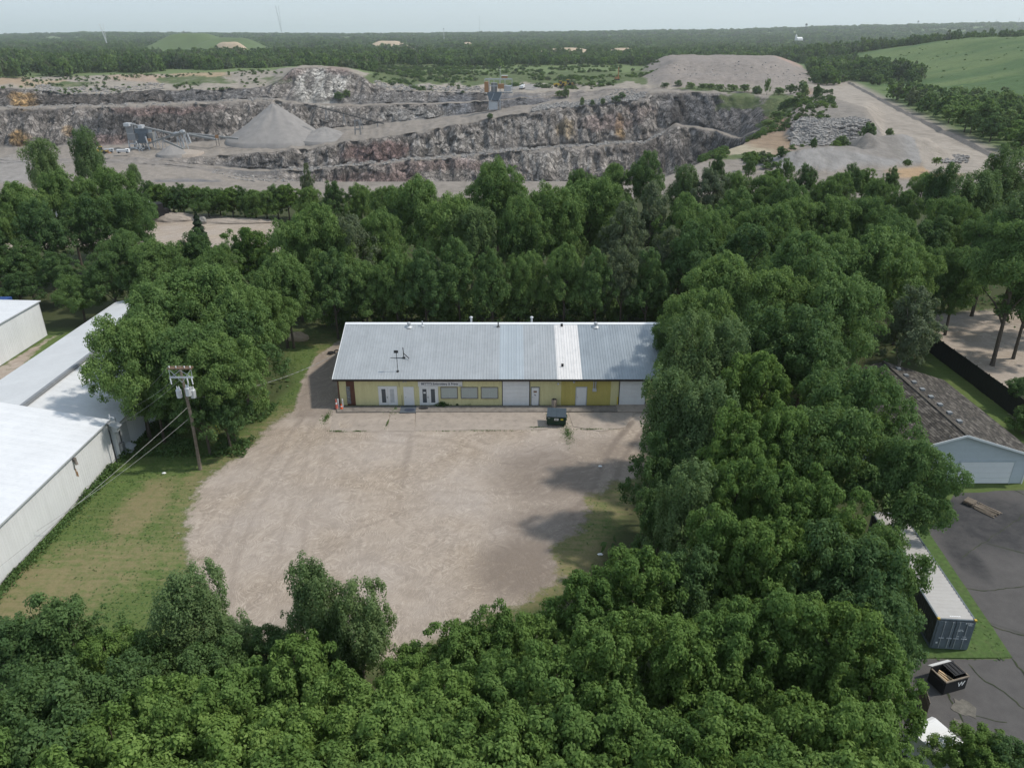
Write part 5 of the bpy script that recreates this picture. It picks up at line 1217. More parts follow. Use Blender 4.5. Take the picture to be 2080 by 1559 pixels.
def wire(a, c, sag, r, label, n=14, name='overhead_wire', mat='wire', beads=False):
    a = Vector(a); c = Vector(c); pts = [a.lerp(c, i/n) - Vector((0, 0, sag*4*(i/n)*(1-i/n))) for i in range(n+1)]
    b = MB(); b.tube(pts, r, 5)
    if beads:
        for i in range(26):
            q = i/26; p = a.lerp(c, q)-Vector((0, 0, sag*4*q*(1-q))); q2 = q+.018; p2 = a.lerp(c, q2)-Vector((0, 0, sag*4*q2*(1-q2))); b.bar(p, p2, .05)
    meta(b.build(name, M[mat]), label, 'wire', 'wires on the utility pole')
pv = Vector((px_, py_, 0))
ends = [(-1.0, HP+.05, -38.0, 67.5, 4.3, 'overhead wire leaving the upper crossarm, outermost left'), (-.35, HP+.05-1.0, -38.0, 65.0, 4.2, 'overhead wire leaving the lower crossarm, second from the left'), (0.1, HP-1.0, -37.9, 64.0, 3.4, 'overhead wire leaving the pole top, third from the left'), (0, 6.6, -37.9, 41.5, 2.2, 'lower overhead cable attached at the middle of the pole'), (-.15, 5.4, -37.9, 50.0, 1.4, 'lowest cable fixed below the middle of the pole')]
for dx, z0, x1_, y1_, z1_, lab in ends:
    wire((px_+dx, py_-.14, z0), (x1_, y1_, z1_), .35, .014, lab)
wire((px_+.1, py_, 7.4), (BX0-.4, 79.9, 4.6), .9, .014, 'service cable with white spacers running from the pole to the yellow building', mat='wire', beads=True)
wire((xw+.6, 30, .75), (xw+.55, 63, .8), .1, .02, 'thin wire strung low along the warehouse wall', name='low_wire', mat='dark')
for (a, c, e, f_, lab) in ((433, 882, 452, 906, 'left yellow plastic guy-wire marker in the brush'), (443, 878, 456, 896, 'right yellow plastic guy-wire marker in the brush')):
    p1 = PW(e, f_, .3); b = MB(); b.bar(p1, (p1[0]-.75, p1[1]+.3, 2.0), .07); meta(b.build('guy_marker', M['yel']), lab, 'wire marker')

# ------------------------------------------------------------------ house with shingled roof, fence
HX0, HX1, HYA, HYB, HZE, HZR = 33.7, 46.7, 59.3, 75.2, 3.1, 5.25
hs = empty('garage_house', (HX1, HYA, 0), 0, 'pale blue-grey gabled house with brown shingle roof and white garage door', 'house'); hxm = (HX0+HX1)/2
b = MB(); b.box((hxm, (HYA+HYB)/2+.05, 1.45), (HX1-HX0-.1, HYB-HYA-.2, 2.9)); L2(b, 'core_wall', M['hwall'], hs)
b = MB(); b.extr([(HX0, 0), (HX1, 0), (HX1, HZE-.05), (hxm, HZR-.1), (HX0, HZE-.05)], 'y', HYA+.03, HYA+.12); b.extr([(HX0, 0), (HX1, 0), (HX1, HZE-.05), (hxm, HZR-.1), (HX0, HZE-.05)], 'y', HYB-.12, HYB); L2(b, 'gable_wall', M['hwall'], hs)
for k in range(24):   # lap siding courses on the gable front
    z_ = .1+.2*k
    if z_ > HZR-.35: break
    hw = (HX1-HX0)/2 if z_ < HZE-.1 else (HX1-HX0)/2*(HZR-.12-z_)/(HZR-HZE)
    b = MB(); b.extr([(HYA+.03, z_), (HYA-.005, z_), (HYA+.02, z_+.19), (HYA+.03, z_+.19)], 'x', hxm-hw+.02, hxm+hw-.02); L2(b, 'siding_board', M['hwall'], hs)
for s_ in (-1, 1):
    xe = hxm+s_*(HX1-hxm+.5); zed = HZE-.08
    b = MB(); b.extr([(hxm, HZR), (xe, zed), (xe, zed-.12), (hxm, HZR-.12)], 'y', HYA-.45, HYB+.3); r_ = L2(b, 'roof', M['shingle'], hs)
    b = MB(); n_ = 30
    for k in range(n_):
        q0, q1 = k/n_, (k+1)/n_; f0 = lambda q: (hxm+(xe-hxm)*q, HZR+(zed-HZR)*q)
        a_, c_ = f0(q0), f0(q1); RR = random.Random(k+int(s_*50)); yk = HYA-.44
        while yk < HYB+.28:
            b.cur = RR.choice((0, 0, 1, 1, 2)); w_ = min(RR.uniform(.35, .7), HYB+.29-yk); j = RR.uniform(.0, .012)
            b.add([(a_[0], yk, a_[1]+.006), (a_[0], yk+w_-.015, a_[1]+.006), (c_[0], yk+w_-.015, c_[1]+(.055 if s_ > 0 else .022)+j), (c_[0], yk, c_[1]+(.055 if s_ > 0 else .022)+j), (c_[0], yk, c_[1]+.002), (c_[0], yk+w_-.015, c_[1]+.002)], [(0, 1, 2, 3) if s_ < 0 else (3, 2, 1, 0), (3, 2, 5, 4) if s_ < 0 else (4, 5, 2, 3)]); yk += w_
    o = L2(b, 'shingles', [M['shingle'], M['shingle_dark'], M['shingle_pale']], r_); o['kind'] = 'stuff'
b = MB(); b.box((hxm, (HYA+HYB)/2, HZR+.03), (.3, HYB-HYA+.7, .07)); L2(b, 'ridge_cap', M['shingle'], hs)
for k in range(8):
    b = MB(); yk = HYB-1.5-k*1.72; b.box((hxm+.75, yk, HZR-.05), (.42, .42, .2)); L2(b, 'roof_vent', M['grey'], hs)
b = MB()
for s_ in (-1, 1): xe = hxm+s_*(HX1-hxm+.5); b.bar((hxm, HYA-.47, HZR-.07), (xe, HYA-.47, HZE-.15), .05, .2)
L2(b, 'rake_board', M['trim'], hs)
gx0, gx1 = 40.6, 45.4
b = MB(); b.box(((gx0+gx1)/2, HYA-.03, 2.33), (gx1-gx0+.24, .08, .12)); b.box((gx0-.06, HYA-.031, 1.15), (.12, .08, 2.25)); b.box((gx1+.06, HYA-.031, 1.15), (.12, .08, 2.25)); gd = L2(b, 'garage_door', M['hwall'], hs)
for k in range(4): b = MB(); b.box(((gx0+gx1)/2, HYA-.02, .06+.55*(k+.5)), (gx1-gx0, .05, .535)); L2(b, 'door_section', M['trim'], gd)
b = MB(); b.box((HX1-.06, HYA-.02, 1.5), (.12, .06, 3.0)); L2(b, 'corner_board', M['trim'], hs)
fe = empty('privacy_fence', (54, 68, 0), 0, 'tall black board privacy fence between the house and the dirt yard', 'fence')
bb = MB(); bb.box((0, 0, 1.2), (.03, .285, 2.4)); fm = bb.mesh('fence_board', M['fence'])
for k in range(110): obj('fence_board', fm, fe, loc=(.0+.012*(k % 2), k*.3-2, random.uniform(-.02, .02)))
bb = MB(); bb.box((0, 0, 1.2), (.1, .1, 2.5)); pm = bb.mesh('fence_post', M['fence'])
for k in range(14): obj('fence_post', pm, fe, loc=(.09, k*2.5-2, 0))
bb = MB(); [bb.box((.055, 14.4, z_), (.04, 33, .09)) for z_ in (.4, 2.1)]; obj('rail', bb.mesh('rail', M['fence']), fe)

# ------------------------------------------------------------------ container, dumpster, pallets, van on the right
ct = empty('shipping_container', (29.1, 38.6, .12), math.radians(-4.5), 'long blue-grey shipping container with pale roof beside the grass wedge', 'shipping container')
CW, CL, CH = 2.44, 12.19, 2.5
b = MB(); b.box((0, CL/2, CH/2), (CW-.12, CL-.1, CH-.12)); obj('body', b.mesh('body', M['contd']), ct)
for s_ in (-1, 1):
    b = MB(); prof = []; k = 0; y_ = .15
    while y_ < CL-.2:
        o_ = CW/2-.01; i_ = CW/2-.055
        prof += [(s_*o_, y_), (s_*o_, y_+.07), (s_*i_, y_+.14), (s_*i_, y_+.21)]; y_ += .28
    vs = []; fs = []
    for (x_, yv) in prof: vs += [(x_, yv, .15), (x_, yv, CH-.12)]
    for i in range(len(prof)-1): fs.append((2*i, 2*i+2, 2*i+3, 2*i+1) if s_ > 0 else (2*i+1, 2*i+3, 2*i+2, 2*i))
    b.add(vs, fs); obj('side_wall', b.mesh('side_wall', M['contd']), ct)
prof = []; y_ = .1
b = MB(); vs = []; fs = []; pr = []
while y_ < CL-.15: pr += [(y_, CH-.04), (y_+.1, CH-.04), (y_+.16, CH-.015), (y_+.3, CH-.015)]; y_ += .36
for yv, z_ in pr: vs += [(-CW/2+.06, yv, z_), (CW/2-.06, yv, z_)]
for i in range(len(pr)-1): fs.append((2*i, 2*i+1, 2*i+3, 2*i+2))
b.add(vs, fs); obj('roof', b.mesh('roof', M['contr']), ct)
b = MB()
for s_ in (-1, 1): b.box((s_*(CW/2-.05), CL/2, CH-.05), (.1, CL, .1)); b.box((s_*(CW/2-.05), CL/2, .08), (.1, CL, .16)); b.box((s_*(CW/2-.05), .03, CH/2), (.1, .1, CH-.2)); b.box((s_*(CW/2-.05), CL-.03, CH/2), (.1, .1, CH-.2))
for y_ in (.02, CL-.02): b.box((0, y_, CH-.052), (CW-.2, .1, .1)); b.box((0, y_, .082), (CW-.2, .1, .16))
obj('corner_frame', b.mesh('corner_frame', M['cont']), ct)
for s_ in (-1, 1):
    b = MB(); b.box((s_*(CW/2-.06), .0, CH-.0), (.15, .16, .11)); o = obj('corner_casting', b.mesh('corner_casting', M['yeq']), ct)
    b = MB(); b.box((s_*.575, -.03, CH/2), (1.10, .06, CH-.3))
    for k in range(4): b.box((s_*.575, -.065, .45+k*.53), (1.04, .02, .36))
    d = obj('door', b.mesh('door', M['cont']), ct)
    for q in (.22, .72):
        b = MB(); b.tube([(s_*q, -.11, .15), (s_*q, -.11, CH-.15)], .022, 6); b.box((s_*q, -.12, 1.0), (.34, .05, .05)); obj('lock_rod', b.mesh('lock_rod', M['lgrey']), d)
def cplate(x_, z_, w_, h_): 
    b = MB(); b.box((x_, -.082, z_), (w_, .006, h_)); return b
b = MB()
for (x_, z_, w_, h_) in ((.62, 2.27, .10, .07), (.75, 2.27, .06, .07), (.87, 2.27, .12, .07), (1.0, 2.27, .06, .07), (.9, 2.13, .22, .05), (.28, 1.62, .20, .06), (.52, 1.62, .12, .05), (.35, 1.72, .34, .04), (.3, 1.15, .16, .05), (.72, 1.15, .2, .05), (-.9, .55, .12, .12)): b.box((x_, -.084, z_), (w_, .006, h_))
obj('stencil_marking', b.mesh('stencil_marking', M['trim']), ct)
b = MB()
for k in range(6): b.box((-.3+.12*k, .30, CH-.008), (.09, .1, .006))
obj('roof_number', b.mesh('roof_number', M['trim']), ct)
# open black dumpster
dp = empty('dumpster', (27.45, 35.65, .03), math.radians(17), 'open black dumpster with lid half folded back holding light planks', 'dumpster')
W_, D_, H_ = 1.72, 1.2, 1.0
for nm, c, d in (('front_wall', (0, -D_/2, H_/2), (W_, .06, H_)), ('back_wall', (0, D_/2, H_/2+.05), (W_, .06, H_+.1)), ('side_wall', (-W_/2, 0, H_/2), (.06, D_-.06, H_)), ('side_wall', (W_/2, 0, H_/2), (.06, D_-.06, H_)), ('floor', (0, 0, .12), (W_-.1, D_-.1, .06))):
    b = MB(); b.box(c, d); obj(nm, b.mesh(nm, M['black']), dp)
b = MB(); b.box((0, -D_/2-.02, H_), (W_+.1, .09, .08)); b.box((-W_/2-.02, 0, H_), (.09, D_-.1, .08)); b.box((W_/2+.02, 0, H_), (.09, D_-.1, .08)); obj('rim', b.mesh('rim', M['wood']), dp)
b = MB(); b.box((.42, .1, H_+.07), (.84, D_-.2, .05))
for k in range(3): b.box((.15+.27*k, .1, H_+.11), (.05, D_-.3, .04))
obj('lid', b.mesh('lid', M['black']), dp)
b = MB(); b.box((.0, D_/2+.2, H_-.02), (W_*.9, .3, .05), M=Matrix.Rotation(math.radians(-30), 3, 'X')); o = obj('lid', b.mesh('lid', M['trim']), dp); o['label'] = 'pale lid panel folded back'
b = MB()
for s_ in (-1, 1): b.box((s_*(W_/2+.07), -.1, .8), (.09, .9, .16))
obj('fork_pocket', b.mesh('fork_pocket', M['black']), dp)
me = text_mesh('W', .52, M['trim'], 'letter_mark'); obj('letter_mark', me, dp, loc=(.38, -D_/2-.045, .36), rot=(math.pi/2, 0, 0))
for k in range(4):
    a_ = math.radians(17)+.1; lx, ly = -.72+.16*k, -.1+.05*k
    wx = 27.45+lx*.8*math.cos(a_)-ly*math.sin(a_); wy = 35.65+lx*.8*math.sin(a_)+ly*math.cos(a_)
    b = MB(); b.box((0, 0, 0), (.13, .9, .05)); o = obj('plank', b.mesh('plank', M['plank']), loc=(wx, wy, .66+.05*k), rot=(.12, .1, .35+.12*k)); meta(o, 'light wooden plank in the open black dumpster, %s of the four from its left side' % ORD[k+1], 'plank', 'planks in the dumpster')
# stacked pallets and planks on the asphalt
x, y, _ = PW(1985, 1030)
pl = empty('pallet_stack', (x, y, .02), math.radians(38), 'low grey stack of weathered pallets and boards on the dark asphalt', 'pallets'); pl.scale = (.72, .72, .9)
for k in range(3):
    for j in range(6): b = MB(); b.box((-.5+.2*j, .9, .12+.14*k), (.12, 1.1, .025)); obj('slat', b.mesh('slat', M['wood']), pl)
    b = MB(); [b.box((0, .9+q, .06+.14*k), (1.15, .09, .09)) for q in (-.5, 0, .5)]; obj('bearer', b.mesh('bearer', M['wood']), pl)
for k in range(14):
    b = MB(); b.box((0, 0, 0), (.14, 2.3+random.random()*.5, .05)); obj('board', b.mesh('board', M['wood']), pl, loc=(-.75+.12*k, -.9-random.random()*.3, .06+.055*(k % 4)), rot=random.uniform(-.12, .12))
# white box trailer under leaves, brown fence stub
x, y, _ = PW(1925, 1525, 2.2)
vt = empty('box_trailer', (x+.2, y+.2, 0), math.radians(24), 'white flat-topped trailer partly under leaves at the bottom right', 'trailer')
b = MB(); b.extr([(-1.9, .5), (1.9, .5), (2.0, 1.2), (1.9, 2.15), (1.7, 2.25), (-1.8, 2.25), (-1.95, 2.1)], 'x', -1.0, 1.0); obj('body', b.mesh('body', M['trim']), vt)
b = MB(); [b.box((0, -1.6+.8*k, 2.265), (1.9, .04, .03)) for k in range(5)]; obj('roof_bow', b.mesh('roof_bow', M['white']), vt)
b = MB(); b.bar((0, 1.9, .5), (0, 3.0, .45), .1); obj('drawbar', b.mesh('drawbar', M['dark']), vt)
for s_ in (-1, 1): b = MB(); b.tube([(s_*1.0, -.2, .34), (s_*1.18, -.2, .34)], .34, 14); obj('wheel', b.mesh('wheel', M['black']), vt)
x, y, _ = PW(1870, 1440)
ff = empty('wooden_fence', (x, y, 0), math.radians(75), 'short brown wooden fence section at the edge of the trees by the asphalt', 'fence')
for k in range(9): b = MB(); b.box((-.9+.22*k, 0, .8), (.2, .025, 1.6)); obj('fence_board', b.mesh('fence_board', M['wood']), ff)
b = MB(); b.box((0, .04, .4), (2.0, .04, .09)); b.box((0, .04, 1.3), (2.0, .04, .09)); obj('rail', b.mesh('rail', M['wood']), ff)
def crack(pts, w, seed):
    P_ = [Vector(PW(a, c, 0)) for a, c in pts]; R_ = random.Random(seed); L_ = []
    for i in range(len(P_)-1):
        n_ = max(2, int((P_[i+1]-P_[i]).length/.35))
        for k in range(n_): q = P_[i].lerp(P_[i+1], k/n_); L_.append(Vector((q.x+R_.uniform(-.07, .07), q.y+R_.uniform(-.07, .07), 0)))
    vs = []
    for i, q in enumerate(L_):
        d_ = (L_[min(i+1, len(L_)-1)]-L_[max(i-1, 0)]).normalized(); nn = Vector((-d_.y, d_.x, 0))*w*R_.uniform(.35, 1.1); zz = ground_z(q.x, q.y)+.02
        vs += [(q.x+nn.x, q.y+nn.y, zz), (q.x-nn.x, q.y-nn.y, zz)]
    b = MB(); b.add(vs, [(2*i, 2*i+1, 2*i+3, 2*i+2) for i in range(len(L_)-1)]); meta(b.build('asphalt_crack', M['crack']), kind='structure')
M['crack'] = m_plain('weedy_crack', (.035, .045, .022), .95, var=.4, scale=4, dirt=(.12, .11, .07), dirtamt=.6)
crack([(1962, 1342), (1990, 1375), (2040, 1405), (2095, 1452)], .07, 1); crack([(2004, 1262), (2022, 1275), (2100, 1296)], .08, 2); crack([(1915, 1392), (1938, 1430), (1950, 1455), (1966, 1490)], .08, 3)
crack([(2056, 1336), (2075, 1362), (2100, 1400)], .06, 4); crack([(1972, 1452), (2010, 1462), (2060, 1470)], .04, 5); crack([(1925, 1190), (2000, 1200), (2100, 1188)], .04, 6); crack([(1955, 1130), (2060, 1060), (2100, 1030)], .035, 7)
for (a, c, rx_, ry_) in ((1958, 1438, .8, .8), (1950, 1472, .4, .6)):
    x, y, _ = PW(a, c); R_ = random.Random(a); pts_ = [(x+rx_*math.cos(k*.393)*R_.uniform(.6, 1.1), y+ry_*math.sin(k*.393)*R_.uniform(.6, 1.1)) for k in range(16)]
    b = MB(); b.prism(pts_, -.1, ground_z(x, y)+.03); meta(b.build('gravel_patch', M['dust']), kind='structure')
# grass wedge beside the asphalt
P_ = [PW(a, c)[:2] for a, c in ((1790, 960), (1862, 1048), (1889, 1086), (2056, 1336), (1850, 1337), (1800, 1200))]
b = MB(); b.prism(P_, -.2, .07); 
M['lawn'] = m_plain('lawn_green', (.062, .105, .028), .95, var=.3, scale=3, dirt=(.12,.12,.06), dirtamt=.4)
meta(b.build('grass_verge', M['lawn']), kind='structure')

# ------------------------------------------------------------------ grass tufts (stuff)
def sample_grass(n, seed):
    rr = np.random.default_rng(seed); out = []
    xs = rr.uniform(-60, 34, n); ys = rr.uniform(22, 100, n)
    i = np.clip(np.searchsorted(gy, ys), 0, len(gy)-1); j = np.clip(np.searchsorted(gx, xs), 0, len(gx)-1)
    k = (gr[i, j] < .42)*(floor[i, j] < .35)*(asp[i, j] < .3)*(rr.random(n) > dry[i, j]*1.05)
    k = k*~((xs > BX0-.5) & (xs < BX1+.5) & (ys > BY0-.3))*~((xs < -37.4))
    k = k.astype(bool); return xs[k], ys[k], GZ[i, j][k], rr
xs, ys, zs, rr = sample_grass(90000, 4)
P = np.stack([xs, ys, zs+.03], -1); Nn = rr.normal(size=P.shape)*.6+np.array([.2, 0, 1.6]); V_, F_ = leaf_quads(P, Nn, .15, rr)
meta(obj('grass', mesh_np('grass', V_, F_, LEAF['S'], fattr=rr.random(len(P)))), kind='stuff')
# tall weeds along the warehouse wall
ys = np.concatenate([rr.uniform(40, 64, 4200), rr.uniform(64, 80, 1600)]); n = len(ys); hh = .25+.55*np.clip(vnoise(ys*.7, ys*0, s=6)+.3, 0, 1)
P = np.stack([xw+.25+np.abs(rr.normal(size=n))*.38, ys, rr.random(n)*hh+.05], -1); Nn = rr.normal(size=P.shape)+np.array([0, 0, .5]); V_, F_ = leaf_quads(P, Nn, .2, rr)
meta(obj('wall_weeds', mesh_np('wall_weeds', V_, F_, LEAF['D'], fattr=rr.random(n))), kind='stuff')
n = 9000; xs = rr.uniform(-37, -26, n); ys = rr.uniform(64, 76, n); P = np.stack([xs, ys, rr.random(n)*.5*(1+vnoise(xs/1.5, ys/1.5, s=8))], -1); P = P[vnoise(xs/3, ys/3, s=2) > -.35]
Nn = rr.normal(size=P.shape)+np.array([0, 0, .6]); V_, F_ = leaf_quads(P, Nn, .26, rr); meta(obj('undergrowth', mesh_np('undergrowth', V_, F_, LEAF['D'], fattr=rr.random(len(P)))), kind='stuff')
# undergrowth on the wood's floor
n = 26000; xs = rr.uniform(-80, 95, n); ys = np.where(rr.random(n) < .55, rr.uniform(96, 150, n), rr.uniform(24, 96, n))
i = np.clip(np.searchsorted(gy, ys), 0, len(gy)-1); j = np.clip(np.searchsorted(gx, xs), 0, len(gx)-1)
k = (floor[i, j] > .5) & (vnoise(xs/4, ys/4, s=12) > -.3) & ~((xs > 26) & (xs < 52) & (ys > 36) & (ys < 76)) & (xs > -37)
xs, ys = xs[k], ys[k]; P = np.stack([xs, ys, rr.random(len(xs))*.9*(1+.6*vnoise(xs/2, ys/2, s=8))], -1); Nn = rr.normal(size=P.shape)*.8+np.array([0, 0, .8]); V_, F_ = leaf_quads(P, Nn, .55, rr)
meta(obj('undergrowth', mesh_np('undergrowth', V_, F_, LEAF['D'], fattr=rr.random(len(P)))), kind='stuff')
# ------------------------------------------------------------------ quarry things
def QP(px, py, zc): return [float(q) for q in PD(px, py, zc)]
def heap(name, label, px, py_base, py_top, zc, rx, mat, seed=0, sub=.9, cat='gravel pile', tilt=0):
    x, y, z = QP(px, py_base, zc); ht = CAM_H-(y+rx*.4)*float(down(py_top))/float(fwd(py_top)) - z
    vs = []; n = 56; m = 22
    for i in range(m):
        r = i/(m-1)
        for k in range(n):
            a = 2*math.pi*k/n; q = 1+.07*float(vnoise(math.cos(a)*2+seed, math.sin(a)*2, s=seed))
            X_, Y_ = rx*r*q*math.cos(a), rx*r*q*math.sin(a)
            hh = ht*((1-r)**1.06-.012*(1-r)*(r<.04)*3) + rx*.035*float(fbm(math.cos(a)*rx/4*max(r,.1), math.sin(a)*rx/4*max(r,.1), s=seed+2))*(1-r) + rx*.02*float(vnoise(a*7, r*2, s=seed+5))*r*(1-r)*4 - 4*(r > .98)
            vs.append((X_+tilt*(1-r), Y_, hh))
    fs = [(i*n+k, (i+1)*n+k, (i+1)*n+(k+1) % n, i*n+(k+1) % n) for i in range(m-1) for k in range(n)]
    return meta(obj(name, mesh_np(name, vs, fs, mat, smooth=True), loc=(x, y+rx*.4, z)), label, cat)
heap('gravel_pile', 'huge grey conical gravel stockpile standing on the quarry floor', 552, 290, 209, 562, 41, M['gravel'], 1)
heap('gravel_pile', 'low broad shoulder of gravel at the right foot of the big cone', 655, 285, 258, 560, 26, M['gravel'], 2)
heap('gravel_pile', 'small grey gravel cone under the conveyor of the crushing plant', 345, 314, 294, 515, 11, M['gravel'], 3)
heap('gravel_pile', 'low pale gravel cone right beside the small grey one', 372, 312, 303, 520, 12, M['concrete'], 4)
heap('gravel_pile', 'low grey gravel heap on the upper yard between truck and loader', 1085, 181, 171, 650, 24, M['gravel'], 6)
heap('gravel_pile', 'small peaked gravel heap beside the road bend at the left', 705, 181, 176, 640, 9, M['gravel'], 7)
# crushing plant
x, y, z = QP(290, 304, 540); u = 540/F_PX   # metres per photo pixel
cp = empty('crushing_plant', (x, y, z), 0, 'grey and blue crushing plant with towers and conveyors on the quarry floor', 'crushing plant')
def q2(px, py, dy=0): return ((px-290)*u, dy, (304-py)*u*.967)
def qb(nm, a, c, d, mat, dy=0, par=cp):   # box between two photo corners with depth d
    p, q = q2(*a, dy), q2(*c, dy); b = MB(); b.box(((p[0]+q[0])/2, dy, (p[2]+q[2])/2), (abs(q[0]-p[0]), d, abs(q[2]-p[2]))); return obj(nm, b.mesh(nm, M[mat]), par)
qb('hopper_tower', (268, 252), (282, 272), 6, 'grey'); qb('cap_housing', (268, 250), (279, 256), 5, 'lgrey', -3); qb('cap_housing', (296, 254), (304, 260), 5, 'lgrey', -3)
qb('screen_house', (283, 262), (308, 290), 8, 'plantb', 2); qb('screen_house', (306, 270), (316, 290), 6, 'plaza', 1)
qb('hopper', (272, 270), (288, 283), 5, 'grey', -3.5); qb('drive_guard', (308, 281), (314, 288), 2, 'orp', -3.2)
b = MB()
for a, c in (((272, 283), (271, 304)), ((286, 284), (290, 307)), ((292, 290), (296, 306)), ((307, 276), (311, 304)), ((283, 300), (300, 300)), ((272, 290), (288, 290)), ((270, 298), (290, 298))):
    for dy in (-5, 3): b.bar(q2(*a, dy), q2(*c, dy), .7)
obj('support_frame', b.mesh('support_frame', M['lgrey']), cp)
def conv(a, c, dy, w=1.6, legs=(), mat='plaza'):
    b = MB(); b.bar(q2(*a, dy), q2(*c, dy), w, 1.0); o = obj('conveyor', b.mesh('conveyor', M[mat]), cp)
    b = MB()
    for t in legs:
        p = Vector(q2(*a, dy)).lerp(Vector(q2(*c, dy)), t)
        for s in (-1, 1): b.bar(p, (p.x+s*1.5, p.y+s, -1), .4)
    if legs: obj('conveyor_leg', b.mesh('conveyor_leg', M['lgrey']), o)
    b = MB(); p, q = Vector(q2(*a, dy)), Vector(q2(*c, dy)); b.bar(p+Vector((0, -.9, 1)), q+Vector((0, -.9, 1)), .15); obj('handrail', b.mesh('handrail', M['lgrey']), o)
conv((279, 254), (368, 274), -1, legs=(.5,)); conv((310, 290), (380, 268), -5, legs=(.45,)); conv((345, 284), (380, 300), -6); conv((368, 272), (440, 285), 3); conv((365, 276), (388, 268), -4, legs=(.2, .8)); conv((480, 285), (380, 275), 8, mat='plaza')
b = MB()
for a, c in (((373, 270), (378, 300)), ((382, 272), (388, 292)), ((368, 274), (372, 298)), ((388, 270), (392, 290))): b = MB(); b.bar(q2(*a, -2), q2(*c, -2), .8); obj('support_leg', b.mesh('support_leg', M['lgrey']), cp)
qb('cap_housing', (364, 268), (372, 273), 3, 'lgrey', -3); qb('cap_housing', (377, 264), (384, 270), 3, 'lgrey', -3)
x2, y2, z2 = QP(443, 296, 525); t = empty('sign_panel', (x2, y2, z2), 0, 'small orange-red panel on posts at the left foot of the big gravel cone', 'sign')
b = MB(); b.box((0, 0, 6), (2.4, .2, 2.2)); obj('panel', b.mesh('panel', M['orp']), t); b = MB(); [b.box((s, 0, 2.4), (.25, .2, 5)) for s in (-.9, .9)]; obj('post', b.mesh('post', M['dark']), t)
def truck(px, py, zc, rz, label, col, L=6, cat='truck', s=1.0):
    x, y, z = QP(px, py, zc); t = empty('quarry_truck', (x, y, z), rz, label, cat); t.scale = (s, s, s)
    b = MB(); b.extr([(-1.2, .7), (1.2, .7), (1.2, 2.6), (.9, 2.9), (-.9, 2.9), (-1.2, 2.6)], 'x', L/2-2.2, L/2); obj('cab', b.mesh('cab', M[col]), t)
    b = MB(); b.extr([(-1.2, .9), (1.2, .9), (1.4, 2.4), (-1.4, 2.4)], 'x', -L/2, L/2-2.4); obj('bed', b.mesh('bed', M[col]), t)
    b = MB(); b.box((L/2-.6, 0, 2.2), (1.0, 2.44, .7)); obj('window', b.mesh('window', M['dark']), t)
    for xx in (-L/2+1.2, L/2-1.3):
        for s_ in (-1, 1): b = MB(); b.tube([(xx, s_*.9, .6), (xx, s_*1.35, .6)], .6, 12); obj('wheel', b.mesh('wheel', M['black']), t)
truck(251, 311, 515, .1, 'white and blue truck parked left of the crushing plant', 'trim', 8); truck(222, 310, 525, .2, 'small white truck left of the one by the crushing plant', 'lgrey', 6)
truck(1061, 181, 640, 1.4, 'white truck on the upper yard right of the crusher', 'trim', 9, s=1.2)
def loader(px, py, zc, rz, label, col='yeq', s=1.3):
    x, y, z = QP(px, py, zc); t = empty('wheel_loader', (x, y, z), rz, label, 'loader'); t.scale = (s,)*3
    b = MB(); b.extr([(-1.3, 1.0), (1.3, 1.0), (1.3, 2.3), (-1.3, 2.5)], 'x', -3.6, -.2); obj('engine_hood', b.mesh('engine_hood', M[col]), t)
    b = MB(); b.box((.7, 0, 2.7), (1.7, 1.7, 1.7)); obj('cab', b.mesh('cab', M['dark']), t); b = MB(); b.box((.7, 0, 3.6), (1.9, 1.9, .14)); obj('cab_roof', b.mesh('cab_roof', M[col]), t)
    b = MB(); b.bar((1.4, .6, 1.5), (4.0, .6, 1.2), .3, .5); b.bar((1.4, -.6, 1.5), (4.0, -.6, 1.2), .3, .5); b.box((1.6, 0, 1.2), (1.8, 1.4, .8)); obj('lift_arm', b.mesh('lift_arm', M[col]), t)
    b = MB(); b.extr([(3.8, .2), (5.4, .1), (5.3, .35), (4.2, .6), (4.1, 1.8), (3.7, 1.7)], 'y', -1.6, 1.6); obj('bucket', b.mesh('bucket', M['orp']), t)
    for xx in (-2.4, 1.9):
        for s_ in (-1, 1): b = MB(); b.tube([(xx, s_*1.0, .9), (xx, s_*1.65, .9)], .9, 14); obj('wheel', b.mesh('wheel', M['black']), t)
loader(1136, 177, 640, .2, 'yellow wheel loader on the upper yard, left of the two'); loader(1151, 174, 650, .15, 'yellow wheel loader on the upper yard, right of the two'); loader(203, 313, 500, .6, 'yellow loader at the left end of the quarry floor half behind a treetop')
x, y, z = QP(1253, 163, 700); t = empty('drill_rig', (x, y, z), .3, 'orange drill rig with upright mast at the bend of the upper quarry road', 'drill rig')
b = MB(); b.box((0, 0, 1.8), (4, 2.2, 2.0)); obj('body', b.mesh('body', M['orp']), t); b = MB(); [b.box((0, s, .5), (4.4, .7, 1.0)) for s in (-1.1, 1.1)]; obj('track', b.mesh('track', M['dark']), t); b = MB(); b.bar((1.2, 0, 1), (1.2, 0, 11), .7); obj('mast', b.mesh('mast', M['orp']), t)
